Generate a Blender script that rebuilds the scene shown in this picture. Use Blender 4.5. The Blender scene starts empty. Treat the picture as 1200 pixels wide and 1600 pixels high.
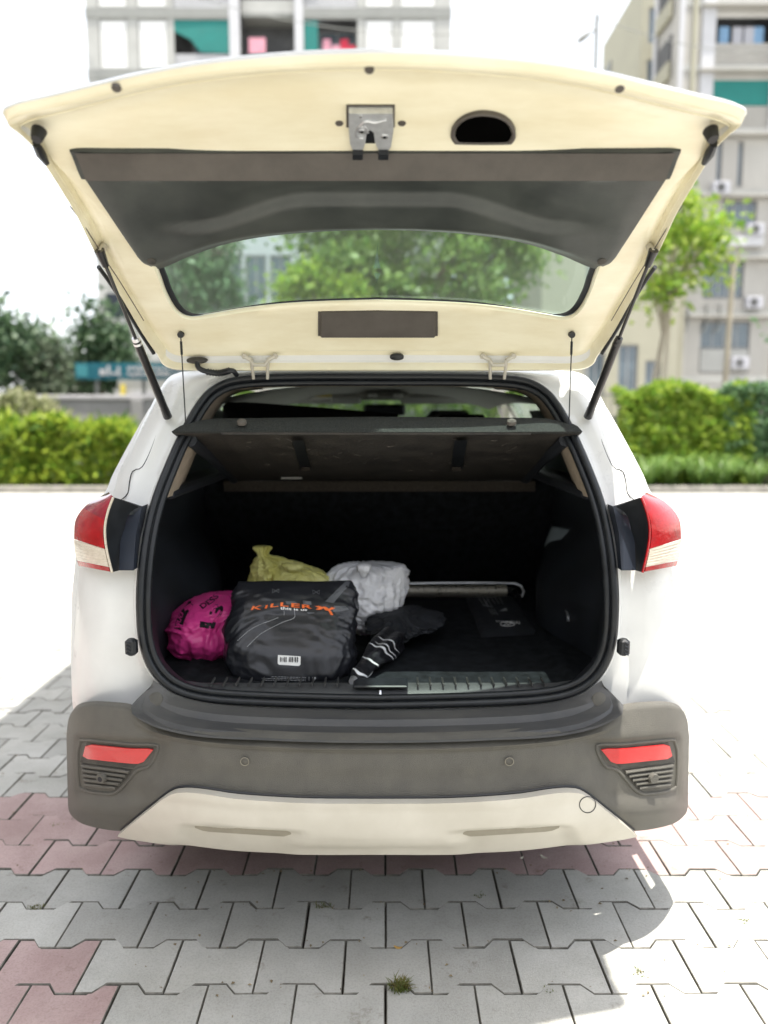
import bpy, math, random
import numpy as np
from mathutils import Vector, Matrix, noise
random.seed(7); RNG = np.random.default_rng(7)
scene = bpy.context.scene
COL = scene.collection
# ------------------------------------------------------------------ camera, sky, sun, exposure
H = 1.5; PITCH = math.radians(7.0)
CP, SP = math.cos(PITCH), math.sin(PITCH)
cam = bpy.data.cameras.new('camera'); camo = bpy.data.objects.new('camera', cam); COL.objects.link(camo)
camo.location = (0, 0, H); camo.rotation_euler = (math.radians(90) - PITCH, 0, 0)
cam.sensor_fit = 'HORIZONTAL'; cam.sensor_width = 36; cam.lens = 36
cam.clip_start = 0.05; cam.clip_end = 2000
cam.dof.use_dof = True; cam.dof.focus_distance = 2.05; cam.dof.aperture_fstop = 2.0
scene.camera = camo
SX, SD = -.03, .135
SUNV = Vector((SX, SD, -1.0)).normalized()
EL = math.asin(-SUNV.z)
world = bpy.data.worlds.new('World'); scene.world = world; world.use_nodes = True
nt = world.node_tree
sky = nt.nodes.new('ShaderNodeTexSky'); sky.sky_type = 'NISHITA'; sky.sun_disc = False
sky.sun_elevation = EL; sky.sun_rotation = math.radians(180); sky.air_density = 1.0; sky.dust_density = 4.0; sky.ozone_density = 1.0
bg = nt.nodes['Background']; bg.inputs['Strength'].default_value = 0.14
hz = nt.nodes.new('ShaderNodeMix'); hz.data_type = 'RGBA'; hz.inputs['Factor'].default_value = .62
nt.links.new(sky.outputs[0], hz.inputs[6]); hz.inputs[7].default_value = (6.8, 6.9, 7.0, 1)      # thin bright white haze over the blue
nt.links.new(hz.outputs[2], bg.inputs['Color'])
sun = bpy.data.lights.new('sun', 'SUN'); sun.energy = 3.7; sun.angle = math.radians(0.5); sun.color = (1.0, 0.95, 0.86)
suno = bpy.data.objects.new('sun', sun); COL.objects.link(suno)
suno.rotation_euler = SUNV.to_track_quat('-Z', 'Y').to_euler(); suno.location = (0, -3, 12)
vs = scene.view_settings; vs.view_transform = 'Standard'; vs.look = 'None'; vs.gamma = 1.0; vs.exposure = 1.32; vs.use_curve_mapping = False
try:
    scene.cycles.max_bounces = 10; scene.cycles.diffuse_bounces = 5; scene.cycles.transparent_max_bounces = 16
    scene.cycles.use_denoising = True
except Exception: pass

# ------------------------------------------------------------------ helpers
def ray(px, py):
    a = (px - 600) / 1200; b = (800 - py) / 1200
    return a, CP + b * SP, -SP + b * CP
def at(px, py, Y):
    a, dy, dz = ray(px, py); t = Y / dy
    return Vector((a * t, Y, H + dz * t))
def atz(px, py, z):
    a, dy, dz = ray(px, py); t = (z - H) / dz
    return Vector((a * t, dy * t, z))
X0 = -0.018
def tab(pts, sm=0.0):
    xs = np.array([p[0] for p in pts], float); ys = np.array([p[1] for p in pts], float)
    if sm <= 0: return lambda v: float(np.interp(v, xs, ys))
    g = np.linspace(xs[0] - 3 * sm, xs[-1] + 3 * sm, 600); y = np.interp(g, xs, ys)
    st = g[1] - g[0]; k = np.arange(-int(3 * sm / st), int(3 * sm / st) + 1) * st
    w = np.exp(-0.5 * (k / sm) ** 2); w /= w.sum(); n = len(k) // 2
    yp = np.pad(y, n, mode='edge'); ysm = np.convolve(yp, w, mode='valid')
    return lambda v: float(np.interp(v, g, ysm))
def on(px, py, f, off=0.0):
    """point of the pixel's ray on the surface Y = f(|u|, z)"""
    lo, hi = 1.0, 3.6
    for _ in range(42):
        m = 0.5 * (lo + hi); p = at(px, py, m)
        if m < f(abs(p.x - X0), p.z): lo = m
        else: hi = m
    p = at(px, py, 0.5 * (lo + hi))
    if px == 593: p.x = X0
    p.y -= off
    return p
def mir(p): return Vector((2 * X0 - p.x, p.y, p.z))
def full(r):
    L = [mir(p) for p in reversed(r)]
    return (L[:-1] if abs(r[0].x - X0) < 1e-4 else L) + list(r)
def cr(pts, n):
    """Catmull-Rom resample of tuples/Vectors to n points by arc length"""
    P = [np.array(tuple(p), float) for p in pts]; out = []
    P = [2 * P[0] - P[1]] + P + [2 * P[-1] - P[-2]]
    for i in range(1, len(P) - 2):
        for k in range(12):
            t = k / 12; p0, p1, p2, p3 = P[i - 1], P[i], P[i + 1], P[i + 2]
            out.append(0.5 * ((2 * p1) + (-p0 + p2) * t + (2 * p0 - 5 * p1 + 4 * p2 - p3) * t * t + (-p0 + 3 * p1 - 3 * p2 + p3) * t ** 3))
    out.append(P[-2]); out = np.array(out)
    d = np.r_[0, np.cumsum(np.linalg.norm(np.diff(out, axis=0), axis=1))]
    s = np.linspace(0, d[-1], n)
    r = np.stack([np.interp(s, d, out[:, k]) for k in range(out.shape[1])], 1)
    return [tuple(v) for v in r]
def lin(pts, n):
    P = np.array([tuple(p) for p in pts], float); d = np.r_[0, np.cumsum(np.linalg.norm(np.diff(P, axis=0), axis=1))]
    s = np.linspace(0, d[-1], n); return [tuple(v) for v in np.stack([np.interp(s, d, P[:, k]) for k in range(P.shape[1])], 1)]
class MB:
    def __init__(s): s.v = []; s.f = []
    def add(s, v, f):
        o = len(s.v); s.v += [tuple(p) for p in v]; s.f += [tuple(i + o for i in q) for q in f]; return s
    def loft(s, rows, closed=False, cap=False, flip=False):
        n = len(rows[0]); v = [p for r in rows for p in r]; f = []
        for i in range(len(rows) - 1):
            for j in range(n if closed else n - 1):
                k = (j + 1) % n; q = (i * n + j, i * n + k, (i + 1) * n + k, (i + 1) * n + j)
                f.append(q[::-1] if flip else q)
        if cap: f += [tuple(range(n))[::-1], tuple(range((len(rows) - 1) * n, len(rows) * n))]
        return s.add(v, f)
    def box(s, c, d, rot=None, bev=0.0):
        x, y, z = d[0] / 2, d[1] / 2, d[2] / 2
        b = min(bev, x * .9, y * .9, z * .9)
        R = rot if rot is not None else Matrix.Identity(3)
        if b <= 0:
            v = [(sx * x, sy * y, sz * z) for sx in (-1, 1) for sy in (-1, 1) for sz in (-1, 1)]
            f = [(0, 1, 3, 2), (4, 6, 7, 5), (0, 4, 5, 1), (2, 3, 7, 6), (0, 2, 6, 4), (1, 5, 7, 3)]
        else:
            v = []; f = []
            prof = [(-z, b), (-z + b, 0), (z - b, 0), (z, b)]
            for zz, ins in prof:
                X, Y = x - ins, y - ins
                c8 = [(-X + b, -Y), (X - b, -Y), (X, -Y + b), (X, Y - b), (X - b, Y), (-X + b, Y), (-X, Y - b), (-X, -Y + b)]
                v += [(p, q, zz) for p, q in c8]
            for i in range(3):
                for j in range(8):
                    k = (j + 1) % 8; f.append((i * 8 + j, i * 8 + k, i * 8 + 8 + k, i * 8 + 8 + j))
            f += [tuple(range(8))[::-1], tuple(range(24, 32))]
        C = Vector(c)
        return s.add([C + R @ Vector(p) for p in v], f)
    def b2(s, x0, x1, y0, y1, z0, z1, bev=0): return s.box(((x0 + x1) / 2, (y0 + y1) / 2, (z0 + z1) / 2), (abs(x1 - x0), abs(y1 - y0), abs(z1 - z0)), bev=bev)
    def tube(s, pts, r, n=8, closed=False, cap=True):
        P = [Vector(p) for p in pts]; m = len(P); rows = []; up = None
        for i in range(m):
            if closed: t = P[(i + 1) % m] - P[i - 1]
            else: t = P[min(i + 1, m - 1)] - P[max(i - 1, 0)]
            t.normalize()
            if up is None: up = Vector((0, 0, 1)) if abs(t.z) < .9 else Vector((0, 1, 0))
            x = t.cross(up)
            if x.length < 1e-6: x = t.orthogonal()
            x.normalize(); up = x.cross(t).normalized()
            rr = r[i] if isinstance(r, (list, tuple)) else r
            rows.append([P[i] + (x * math.cos(2 * math.pi * k / n) + up * math.sin(2 * math.pi * k / n)) * rr for k in range(n)])
        if closed: rows.append(rows[0])
        return s.loft(rows, closed=True, cap=cap and not closed)
    def disc(s, c, nrm, r, h, n=20, r2=None):
        """short cylinder from c along nrm, height h"""
        N = Vector(nrm).normalized(); C = Vector(c); x = N.orthogonal().normalized(); y = N.cross(x); r2 = r if r2 is None else r2
        rows = [[C + N * hh + (x * math.cos(2 * math.pi * k / n) + y * math.sin(2 * math.pi * k / n)) * rr for k in range(n)] for hh, rr in ((0, r), (h * .8, r2), (h, r2 * .88))]
        return s.loft(rows, closed=True, cap=True)
def mk(name, mb, m, parent=None, smooth=False, kind=None, ang=40):
    me = bpy.data.meshes.new(name); me.from_pydata([tuple(p) for p in mb.v], [], mb.f); me.update()
    if m is not None: me.materials.append(m)
    if smooth:
        me.polygons.foreach_set('use_smooth', [True] * len(me.polygons))
        try: me.set_sharp_from_angle(angle=math.radians(ang))
        except Exception: pass
    o = bpy.data.objects.new(name, me); COL.objects.link(o)
    if parent is not None:
        o.parent = parent
        if parent.parent is None and parent.type == 'EMPTY': o.matrix_parent_inverse = Matrix.Translation(-parent.location)
    if kind: o['kind'] = kind
    return o
def tag(o, label, cat, group=None):
    o['label'] = label; o['category'] = cat
    if group: o['group'] = group
    return o
def thing(name, loc, label, cat, group=None):
    o = bpy.data.objects.new(name, None); o.empty_display_size = .1; COL.objects.link(o); o.location = loc
    return tag(o, label, cat, group)
# ------------------------------------------------------------------ materials
def mat(name, col, rough=.5, metal=0., var=0., vscale=8., bump=0., bscale=60., coat=0., spec=.5, col2=None, trans=0., sheen=0., stretch=None, island=0.):
    m = bpy.data.materials.new(name); m.use_nodes = True; t = m.node_tree; N = t.nodes; L = t.links
    b = N['Principled BSDF']
    b.inputs['Base Color'].default_value = (*col, 1); b.inputs['Roughness'].default_value = rough; b.inputs['Metallic'].default_value = metal
    b.inputs['Coat Weight'].default_value = coat; b.inputs['Coat Roughness'].default_value = .06; b.inputs['Specular IOR Level'].default_value = spec
    b.inputs['Sheen Weight'].default_value = sheen
    tc = N.new('ShaderNodeTexCoord'); vec = tc.outputs['Object']
    if stretch:
        mp = N.new('ShaderNodeMapping'); mp.inputs['Scale'].default_value = stretch; L.new(vec, mp.inputs['Vector']); vec = mp.outputs['Vector']
    if var > 0 or col2 is not None:
        n = N.new('ShaderNodeTexNoise'); n.inputs['Scale'].default_value = vscale; n.inputs['Detail'].default_value = 7; n.inputs['Roughness'].default_value = .62
        L.new(vec, n.inputs['Vector'])
        r = N.new('ShaderNodeValToRGB'); r.color_ramp.elements[0].position = .36; r.color_ramp.elements[1].position = .66
        c2 = col2 if col2 is not None else tuple(min(1, c * (1 + var)) for c in col)
        c1 = col if col2 is not None else tuple(c * (1 - var) for c in col)
        r.color_ramp.elements[0].color = (*c1, 1); r.color_ramp.elements[1].color = (*c2, 1)
        L.new(n.outputs['Fac'], r.inputs['Fac']); out = r.outputs['Color']
        if island > 0:
            g = N.new('ShaderNodeNewGeometry'); oi = N.new('ShaderNodeObjectInfo'); ad = N.new('ShaderNodeMath'); ad.operation = 'ADD'
            L.new(g.outputs['Random Per Island'], ad.inputs[0]); L.new(oi.outputs['Random'], ad.inputs[1])
            fr = N.new('ShaderNodeMath'); fr.operation = 'FRACT'; L.new(ad.outputs[0], fr.inputs[0])
            mr = N.new('ShaderNodeMapRange'); mr.inputs['To Min'].default_value = 1 - island; mr.inputs['To Max'].default_value = 1 + island
            L.new(fr.outputs[0], mr.inputs['Value'])
            hs = N.new('ShaderNodeHueSaturation'); L.new(out, hs.inputs['Color']); L.new(mr.outputs[0], hs.inputs['Value']); out = hs.outputs['Color']
        L.new(out, b.inputs['Base Color'])
        mr2 = N.new('ShaderNodeMapRange'); mr2.inputs['To Min'].default_value = max(0.02, rough - .08); mr2.inputs['To Max'].default_value = min(1, rough + .1)
        L.new(n.outputs['Fac'], mr2.inputs['Value']); L.new(mr2.outputs[0], b.inputs['Roughness'])
    if bump > 0:
        n2 = N.new('ShaderNodeTexNoise'); n2.inputs['Scale'].default_value = bscale; n2.inputs['Detail'].default_value = 5; L.new(vec, n2.inputs['Vector'])
        bp = N.new('ShaderNodeBump'); bp.inputs['Strength'].default_value = bump; bp.inputs['Distance'].default_value = .01
        L.new(n2.outputs['Fac'], bp.inputs['Height']); L.new(bp.outputs['Normal'], b.inputs['Normal'])
    return m
def leafmat(name, c1, c2, transl=.35, rough=.45):
    m = bpy.data.materials.new(name); m.use_nodes = True; t = m.node_tree; N = t.nodes; L = t.links
    b = N['Principled BSDF']; b.inputs['Roughness'].default_value = rough
    g = N.new('ShaderNodeNewGeometry'); r = N.new('ShaderNodeValToRGB')
    r.color_ramp.elements[0].color = (*c1, 1); r.color_ramp.elements[1].color = (*c2, 1)
    L.new(g.outputs['Random Per Island'], r.inputs['Fac']); L.new(r.outputs['Color'], b.inputs['Base Color'])
    tr = N.new('ShaderNodeBsdfTranslucent'); L.new(r.outputs['Color'], tr.inputs['Color'])
    mx = N.new('ShaderNodeMixShader'); mx.inputs['Fac'].default_value = transl
    L.new(b.outputs[0], mx.inputs[1]); L.new(tr.outputs[0], mx.inputs[2]); L.new(mx.outputs[0], N['Material Output'].inputs['Surface'])
    return m
def glassmat(name, tint, dust=.06, refl=1.0):
    m = bpy.data.materials.new(name); m.use_nodes = True; t = m.node_tree; N = t.nodes; L = t.links
    for n in list(N):
        if n.type == 'BSDF_PRINCIPLED': N.remove(n)
    tr = N.new('ShaderNodeBsdfTransparent'); tr.inputs['Color'].default_value = (*tint, 1)
    gl = N.new('ShaderNodeBsdfGlossy'); gl.inputs['Roughness'].default_value = .02
    df = N.new('ShaderNodeBsdfDiffuse'); df.inputs['Color'].default_value = (.7, .75, .72, 1)
    lw = N.new('ShaderNodeLayerWeight'); lw.inputs['Blend'].default_value = .5; pw = N.new('ShaderNodeMath'); pw.operation = 'POWER'; pw.inputs[1].default_value = 4.5; L.new(lw.outputs['Facing'], pw.inputs[0]); fr = N.new('ShaderNodeMapRange'); fr.inputs['To Min'].default_value = .04; fr.inputs['To Max'].default_value = .9; L.new(pw.outputs[0], fr.inputs['Value'])
    nz = N.new('ShaderNodeTexNoise'); nz.inputs['Scale'].default_value = 5; nz.inputs['Detail'].default_value = 8
    tc = N.new('ShaderNodeTexCoord'); L.new(tc.outputs['Object'], nz.inputs['Vector'])
    mr = N.new('ShaderNodeMapRange'); mr.inputs['To Min'].default_value = dust * .4; mr.inputs['To Max'].default_value = dust * 1.7; L.new(nz.outputs['Fac'], mr.inputs['Value'])
    m1 = N.new('ShaderNodeMixShader'); m2 = N.new('ShaderNodeMixShader')
    L.new(mr.outputs[0], m1.inputs['Fac']); L.new(tr.outputs[0], m1.inputs[1]); L.new(df.outputs[0], m1.inputs[2])
    L.new(fr.outputs[0], m2.inputs['Fac']); L.new(m1.outputs[0], m2.inputs[1]); L.new(gl.outputs[0], m2.inputs[2])
    L.new(m2.outputs[0], N['Material Output'].inputs['Surface'])
    return m
M = {}
M['paint'] = mat('white_paint', (.72, .725, .71), .28, var=.04, vscale=5, coat=.6)
M['paint_bounce'] = mat('white_paint_cream_bounce', (.80, .735, .53), .32, coat=.45, col2=(.90, .855, .665), vscale=4, stretch=(1, 3, 3))  # white inner paint; cream tint paints in warm ground bounce, blotches are grime
M['bumper'] = mat('weathered_bumper_plastic', (.100, .095, .081), .44, col2=(.126, .119, .100), vscale=16, bump=.5, bscale=700, stretch=(1, 1, .8))
M['bumper_dk'] = mat('dark_bumper_plastic', (.03, .029, .027), .6, col2=(.075, .068, .056), vscale=18, bump=.2, bscale=300)
M['skid'] = mat('beige_silver_skid_plate', (.52, .49, .42), .38, col2=(.60, .57, .50), vscale=5, metal=.1, coat=.1)
M['skid_dk'] = mat('grey_skid_recess', (.28, .255, .20), .55, var=.1, vscale=20)
M['rubber'] = mat('black_rubber', (.008, .010, .013), .42, var=.3, vscale=20)
M['trim'] = mat('charcoal_hard_trim', (.034, .039, .037), .36, col2=(.060, .067, .061), vscale=6, bump=.12, bscale=500)
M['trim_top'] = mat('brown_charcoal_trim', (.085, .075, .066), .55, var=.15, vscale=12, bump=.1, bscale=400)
M['black'] = mat('interior_black_plastic', (.016, .019, .025), .58, var=.35, vscale=6, bump=.1, bscale=300)
M['carpet'] = mat('black_carpet', (.013, .015, .018), .95, var=.5, vscale=30, bump=.6, bscale=700, spec=.2)
M['carpet_gr'] = mat('grey_speckled_carpet', (.032, .034, .034), .95, col2=(.11, .115, .11), vscale=420, bump=.8, bscale=800, spec=.1)
M['carpet_br'] = mat('grey_brown_carpet', (.055, .047, .040), .95, col2=(.10, .086, .073), vscale=200, bump=.5, bscale=700, spec=.1)
M['shelf_un'] = mat('scuffed_black_board', (.020, .018, .016), .6, col2=(.045, .040, .034), vscale=11, bump=.4, bscale=90)
M['headliner'] = mat('beige_headliner', (.33, .27, .205), .9, var=.08, vscale=40, bump=.2, bscale=600)
M['liner_gr'] = mat('grey_headliner', (.32, .31, .29), .9, var=.08, vscale=40)
M['sill'] = mat('sill_plastic', (.060, .062, .064), .48, var=.25, vscale=9, bump=.15, bscale=500)
M['ledge'] = mat('ledge_plastic', (.050, .051, .053), .45, col2=(.090, .088, .082), vscale=6, bump=.15, bscale=400, stretch=(.5, 2, 2))
M['navy'] = mat('dark_navy_panel', (.020, .026, .040), .45, var=.15, vscale=6)
M['red'] = mat('red_lens', (.42, .004, .008), .12, coat=.6, col2=(.27, .002, .006), vscale=26, bump=.12, bscale=120)
M['red_shaded'] = mat('shaded_red_lens', (.30, .004, .020), .12, coat=1.0, var=.3, vscale=20)  # left upper lens only: same red, darkened in the colour for shade
M['clear'] = mat('clear_lens', (.55, .48, .38), .16, coat=1.0, col2=(.72, .65, .54), vscale=60, stretch=(1, 1, 6), bump=.3, bscale=90)
M['refl'] = mat('red_reflector', (.55, .008, .010), .22, coat=.6, var=.08, vscale=300)
M['metal'] = mat('bright_metal', (.72, .73, .75), .30, metal=.9, var=.08, vscale=30, bump=.1, bscale=200)
M['zinc'] = mat('zinc_latch', (.60, .62, .64), .38, metal=.55, var=.1, vscale=60)
M['rust'] = mat('pitted_steel_tube', (.62, .59, .52), .32, metal=.75, col2=(.50, .46, .38), vscale=70, bump=.3, bscale=300)
M['hollow_shade'] = mat('painted_hollow_shade', (.002, .002, .002), 1.0, spec=0., var=.2)
M['strut'] = mat('black_strut', (.012, .012, .013), .30, coat=.4, var=.2, vscale=30)
M['glass'] = glassmat('rear_glass', (.74, .90, .86), .10)
M['wglass'] = glassmat('cabin_glass', (.72, .82, .78), .03)
M['tyre'] = mat('tyre_rubber', (.018, .018, .018), .8, var=.2, vscale=20, bump=.3)
M['rim'] = mat('alloy', (.5, .5, .52), .35, metal=.8, var=.05)
M['seat'] = mat('dark_seat_fabric', (.020, .018, .017), .85, var=.2, vscale=30, bump=.3, bscale=300)
M['paper'] = mat('white_sticker', (.82, .82, .80), .6, var=.03, vscale=20)
M['yellow_l'] = mat('yellow_sticker', (.85, .68, .10), .6, var=.03, vscale=20)
M['orange'] = mat('orange_print', (.85, .16, .025), .5, var=.05, vscale=40)
M['wprint'] = mat('white_print', (.80, .80, .80), .5, var=.03, vscale=40)
M['gprint'] = mat('grey_print', (.38, .39, .40), .5, var=.05, vscale=40)
M['bprint'] = mat('black_print', (.012, .011, .014), .5, var=.2, vscale=40)
def pavermat(name, c1, c2):
    m = bpy.data.materials.new(name); m.use_nodes = True; t = m.node_tree; N = t.nodes; L = t.links; b = N['Principled BSDF']; b.inputs['Roughness'].default_value = .86; b.inputs['Specular IOR Level'].default_value = .3
    g = N.new('ShaderNodeNewGeometry'); oi = N.new('ShaderNodeObjectInfo')
    def nz(sc, det=6, ro=.6):
        n = N.new('ShaderNodeTexNoise'); n.inputs['Scale'].default_value = sc; n.inputs['Detail'].default_value = det; n.inputs['Roughness'].default_value = ro; L.new(g.outputs['Position'], n.inputs['Vector']); return n.outputs['Fac']
    def ramp(f, p0, p1, a, bb):
        r = N.new('ShaderNodeValToRGB'); r.color_ramp.elements[0].position = p0; r.color_ramp.elements[1].position = p1; r.color_ramp.elements[0].color = (*a, 1); r.color_ramp.elements[1].color = (*bb, 1); L.new(f, r.inputs['Fac']); return r.outputs['Color']
    def mul(a, bb):
        x = N.new('ShaderNodeMix'); x.data_type = 'RGBA'; x.blend_type = 'MULTIPLY'; x.inputs['Factor'].default_value = 1; L.new(a, x.inputs[6]); L.new(bb, x.inputs[7]); return x.outputs[2]
    col = ramp(nz(5), .35, .68, c1, c2)
    col = mul(col, ramp(nz(160, 3), .32, .55, (.86, .86, .85), (1, 1, 1)))           # fine speckle
    col = mul(col, ramp(nz(11, 8, .7), .26, .40, (.55, .50, .43), (1, 1, 1)))          # brown stains
    col = mul(col, ramp(nz(1.1, 5), .30, .62, (.86, .85, .82), (1, 1, 1)))           # broad tread dirt
    ad = N.new('ShaderNodeMath'); ad.operation = 'ADD'; L.new(g.outputs['Random Per Island'], ad.inputs[0]); L.new(oi.outputs['Random'], ad.inputs[1]); fr = N.new('ShaderNodeMath'); fr.operation = 'FRACT'; L.new(ad.outputs[0], fr.inputs[0])
    mr = N.new('ShaderNodeMapRange'); mr.inputs['To Min'].default_value = .86; mr.inputs['To Max'].default_value = 1.08; L.new(fr.outputs[0], mr.inputs['Value'])
    hs = N.new('ShaderNodeHueSaturation'); L.new(col, hs.inputs['Color']); L.new(mr.outputs[0], hs.inputs['Value']); L.new(hs.outputs['Color'], b.inputs['Base Color'])
    vo = N.new('ShaderNodeTexNoise'); vo.inputs['Scale'].default_value = 170; vo.inputs['Detail'].default_value = 2; vo.inputs['Distortion'].default_value = 2.5; L.new(g.outputs['Position'], vo.inputs['Vector'])
    bp = N.new('ShaderNodeBump'); bp.inputs['Strength'].default_value = .6; bp.inputs['Distance'].default_value = .004; L.new(vo.outputs['Fac'], bp.inputs['Height']); L.new(bp.outputs['Normal'], b.inputs['Normal'])
    return m
M['pavg'] = pavermat('grey_paver', (.43, .43, .405), (.53, .53, .505)); M['pavp'] = pavermat('pink_paver', (.43, .31, .30), (.53, .405, .395))
M['pavedge'] = mat('dirty_paver_edge', (.10, .095, .08), .9, col2=(.24, .23, .20), vscale=25)
M['dirt'] = mat('joint_dirt', (.018, .015, .011), .95, col2=(.055, .044, .03), vscale=14, bump=.6, bscale=80)
M['kerb'] = mat('concrete_kerb', (.20, .19, .17), .9, col2=(.32, .30, .27), vscale=4, bump=.4, bscale=40)
M['concrete'] = mat('grey_concrete', (.26, .257, .25), .9, col2=(.34, .335, .325), vscale=.8, bump=.2, bscale=10)
M['coping'] = mat('pale_coping', (.45, .44, .45), .85, var=.1, vscale=3)
# ------------------------------------------------------------------ ground and paving
g = MB(); g.add([(-400, -60, -.032), (400, -60, -.032), (400, 900, -.032), (-400, 900, -.032)], [(0, 1, 2, 3)])
ground = mk('ground', g, M['pavg'], kind='structure')
mk('joint_bed', MB().add([(-13, -7, -.02), (13, -7, -.02), (13, 15.4, -.02), (-13, 15.4, -.02)], [(0, 1, 2, 3)]), M['dirt'], ground)
PW, PD, AMP = .236, .1755, .034
def paver_mesh(name, m):
    w, d, a, ins, ch = PW / 2, PD / 2, AMP / 2, .0018, .0022
    def outline(e):
        W = w - e; k = [(-W, 1), (-.60 * w, 1), (-.36 * w, -1), (.36 * w, -1), (.60 * w, 1), (W, 1)]
        lo = [(x, -d - s * a + e) for x, s in k]; hi = [(x, d + s * a - e) for x, s in reversed(k)]
        return lo + hi
    rows = [[(x, y, z) for x, y in outline(e)] for z, e in ((-.03, ins), (-ch, ins), (0, ins + ch))]
    mb = MB().loft(rows, closed=True); mb.f.append(tuple(range(24, 36)))
    me = bpy.data.meshes.new(name); me.from_pydata(mb.v, [], mb.f); me.update(); me.materials.append(m); me.materials.append(M['pavedge']); me.polygons.foreach_set('material_index', [1] * 24 + [0]); return me, mb
pm_g, pav_mb = paver_mesh('paving_stone_grey', M['pavg']); pm_p, _ = paver_mesh('paving_stone_pink', M['pavp'])
cells = []
for r in range(-52, 76):
    yc = 2.39 - PD / 2 + (r - 0) * PD      # r = 0: the row between 2.21 and 2.39
    y = yc
    if y < -6.5: continue
    off = -.109 if r % 2 == 0 else .004
    half = 3.6 + max(y, 0) * .58
    for k in range(int(-half / PW) - 1, int(half / PW) + 2):
        x = off + PW / 2 + k * PW
        if r in (1, 2, 3): pink = True
        elif -6 < r < -1 and x < -.66 - .05 * ((r * 7) % 3): pink = True
        else: pink = False
        if 22 < r < 26: pink = True
        cells.append((y, x, pink, r))
def inview(x, y):
    p = Vector((x, y, 0)); dz = -H; fw = y * CP - dz * SP; up = y * SP + dz * CP
    px = 600 + x / fw * 1200; py = 800 - up / fw * 1200
    under = abs(x) < .8 and y > 2.62
    if y < 1.5: return False
    return -60 < px < 1260 and 0 < py < 1660 and not under
vis = sorted([c for c in cells if inview(c[1], c[0])], key=lambda c: c[0])
near = set((c[0], c[1]) for c in vis[:296])
restg, restp = MB(), MB()
for y, x, pink, r in cells:
    dz = random.uniform(-.0022, .0022); 
    if (y, x) in near:
        o = bpy.data.objects.new('paving_stone', pm_p if pink else pm_g); COL.objects.link(o); o.parent = ground
        o.location = (x + random.uniform(-.0012, .0012), y + random.uniform(-.0012, .0012), dz)
        o.rotation_euler = (random.uniform(-.006, .006), random.uniform(-.006, .006), random.uniform(-.006, .006))
    else:
        (restp if pink else restg).add([(a + x, b + y, c + dz) for a, b, c in pav_mb.v], pav_mb.f)
for nm, mb_, m_ in (('distant_paving', restg, 'pavg'), ('distant_pink_paving', restp, 'pavp')):
    o = mk(nm, mb_, M[m_], ground, kind='stuff'); o.data.materials.append(M['pavedge']); o.data.polygons.foreach_set('material_index', ([1] * 24 + [0]) * (len(mb_.f) // 25))

def tuft(loc, n, h, label, colr):
    mb = MB()
    for i in range(n):
        a = random.uniform(0, 6.28); l = h * random.uniform(.5, 1.2); sp = random.uniform(.2, 1.1); w = .0016
        b0 = Vector((random.gauss(0, .012), random.gauss(0, .008), 0)); dr = Vector((math.cos(a) * sp, math.sin(a) * sp, 1)).normalized(); sd = Vector((-math.sin(a), math.cos(a), 0))
        p1 = b0 + dr * l * .55; p2 = b0 + dr * l + Vector((math.cos(a), math.sin(a), -.6)) * l * .25
        mb.add([b0 - sd * w, b0 + sd * w, p1 + sd * w * .8, p1 - sd * w * .8, p2], [(0, 1, 2, 3), (3, 2, 4)])
    o = mk('grass_tuft', mb, colr); o.location = loc; tag(o, label, 'grass tuft')
M['drygrass'] = leafmat('dry_grass', (.22, .17, .06), (.10, .16, .03))
p = atz(627, 1545, 0); tuft((p.x, p.y, 0), 150, .035, 'small half-dry grass tuft in the paving joint nearest the viewer', M['drygrass'])
p = atz(505, 1415, 0); tuft((p.x, p.y, -.003), 45, .014, 'tiny brown weed in the joint below the skid plate', M['drygrass'])
p = atz(55, 1417, 0); tuft((p.x, p.y, -.003), 40, .014, 'tiny brown weed in a paving joint at the far left', M['drygrass'])
for px, py, n, h, lab in ((1000, 1520, 26, .012, 'tiny dry weed in a sunlit joint at the lower right'), (752, 1400, 20, .010, 'tiny dry weed in a joint under the middle of the bumper'), (90, 1290, 22, .012, 'tiny weed between pink paving stones beside the left bumper corner'), (860, 1545, 18, .010, 'tiny weed at the edge of the tailgate shadow'), (1165, 1440, 22, .012, 'tiny dry weed in a sunlit joint at the right edge')):
    p = atz(px, py, 0); tuft((p.x, p.y, -.003), n, h, lab, M['drygrass'])
M['dryleaf'] = mat('dry_leaf', (.45, .28, .08), .8, var=.2, vscale=60)
M['paleleaf'] = mat('pale_petal', (.75, .72, .62), .8, var=.1, vscale=60)
for px, py, m, lab, s in ((622, 1481, 'dryleaf', 'small ochre dry leaf on the grey paving above the grass tuft', .009), (850, 1340, 'paleleaf', 'white petal on the pink paving under the right side of the bumper', .010), (815, 1341, 'paleleaf', 'faint white scrap on pink paving left of the white petal', .006)):
    p = atz(px, py, .003); mb = MB(); a = random.uniform(0, 3)
    ring = [(math.cos(t) * s * 1.5, math.sin(t) * s * .6, .002 + .003 * math.cos(t * 2)) for t in np.linspace(0, 6.28, 11)[:-1]]
    mb.add([(x * math.cos(a) - y * math.sin(a), x * math.sin(a) + y * math.cos(a), z) for x, y, z in ring] + [(0, 0, .001)], [(i, (i + 1) % 10, 10) for i in range(10)])
    o = mk('fallen_leaf', mb, M[m]); o.location = (p.x, p.y, .004); tag(o, lab, 'leaf')

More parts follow.
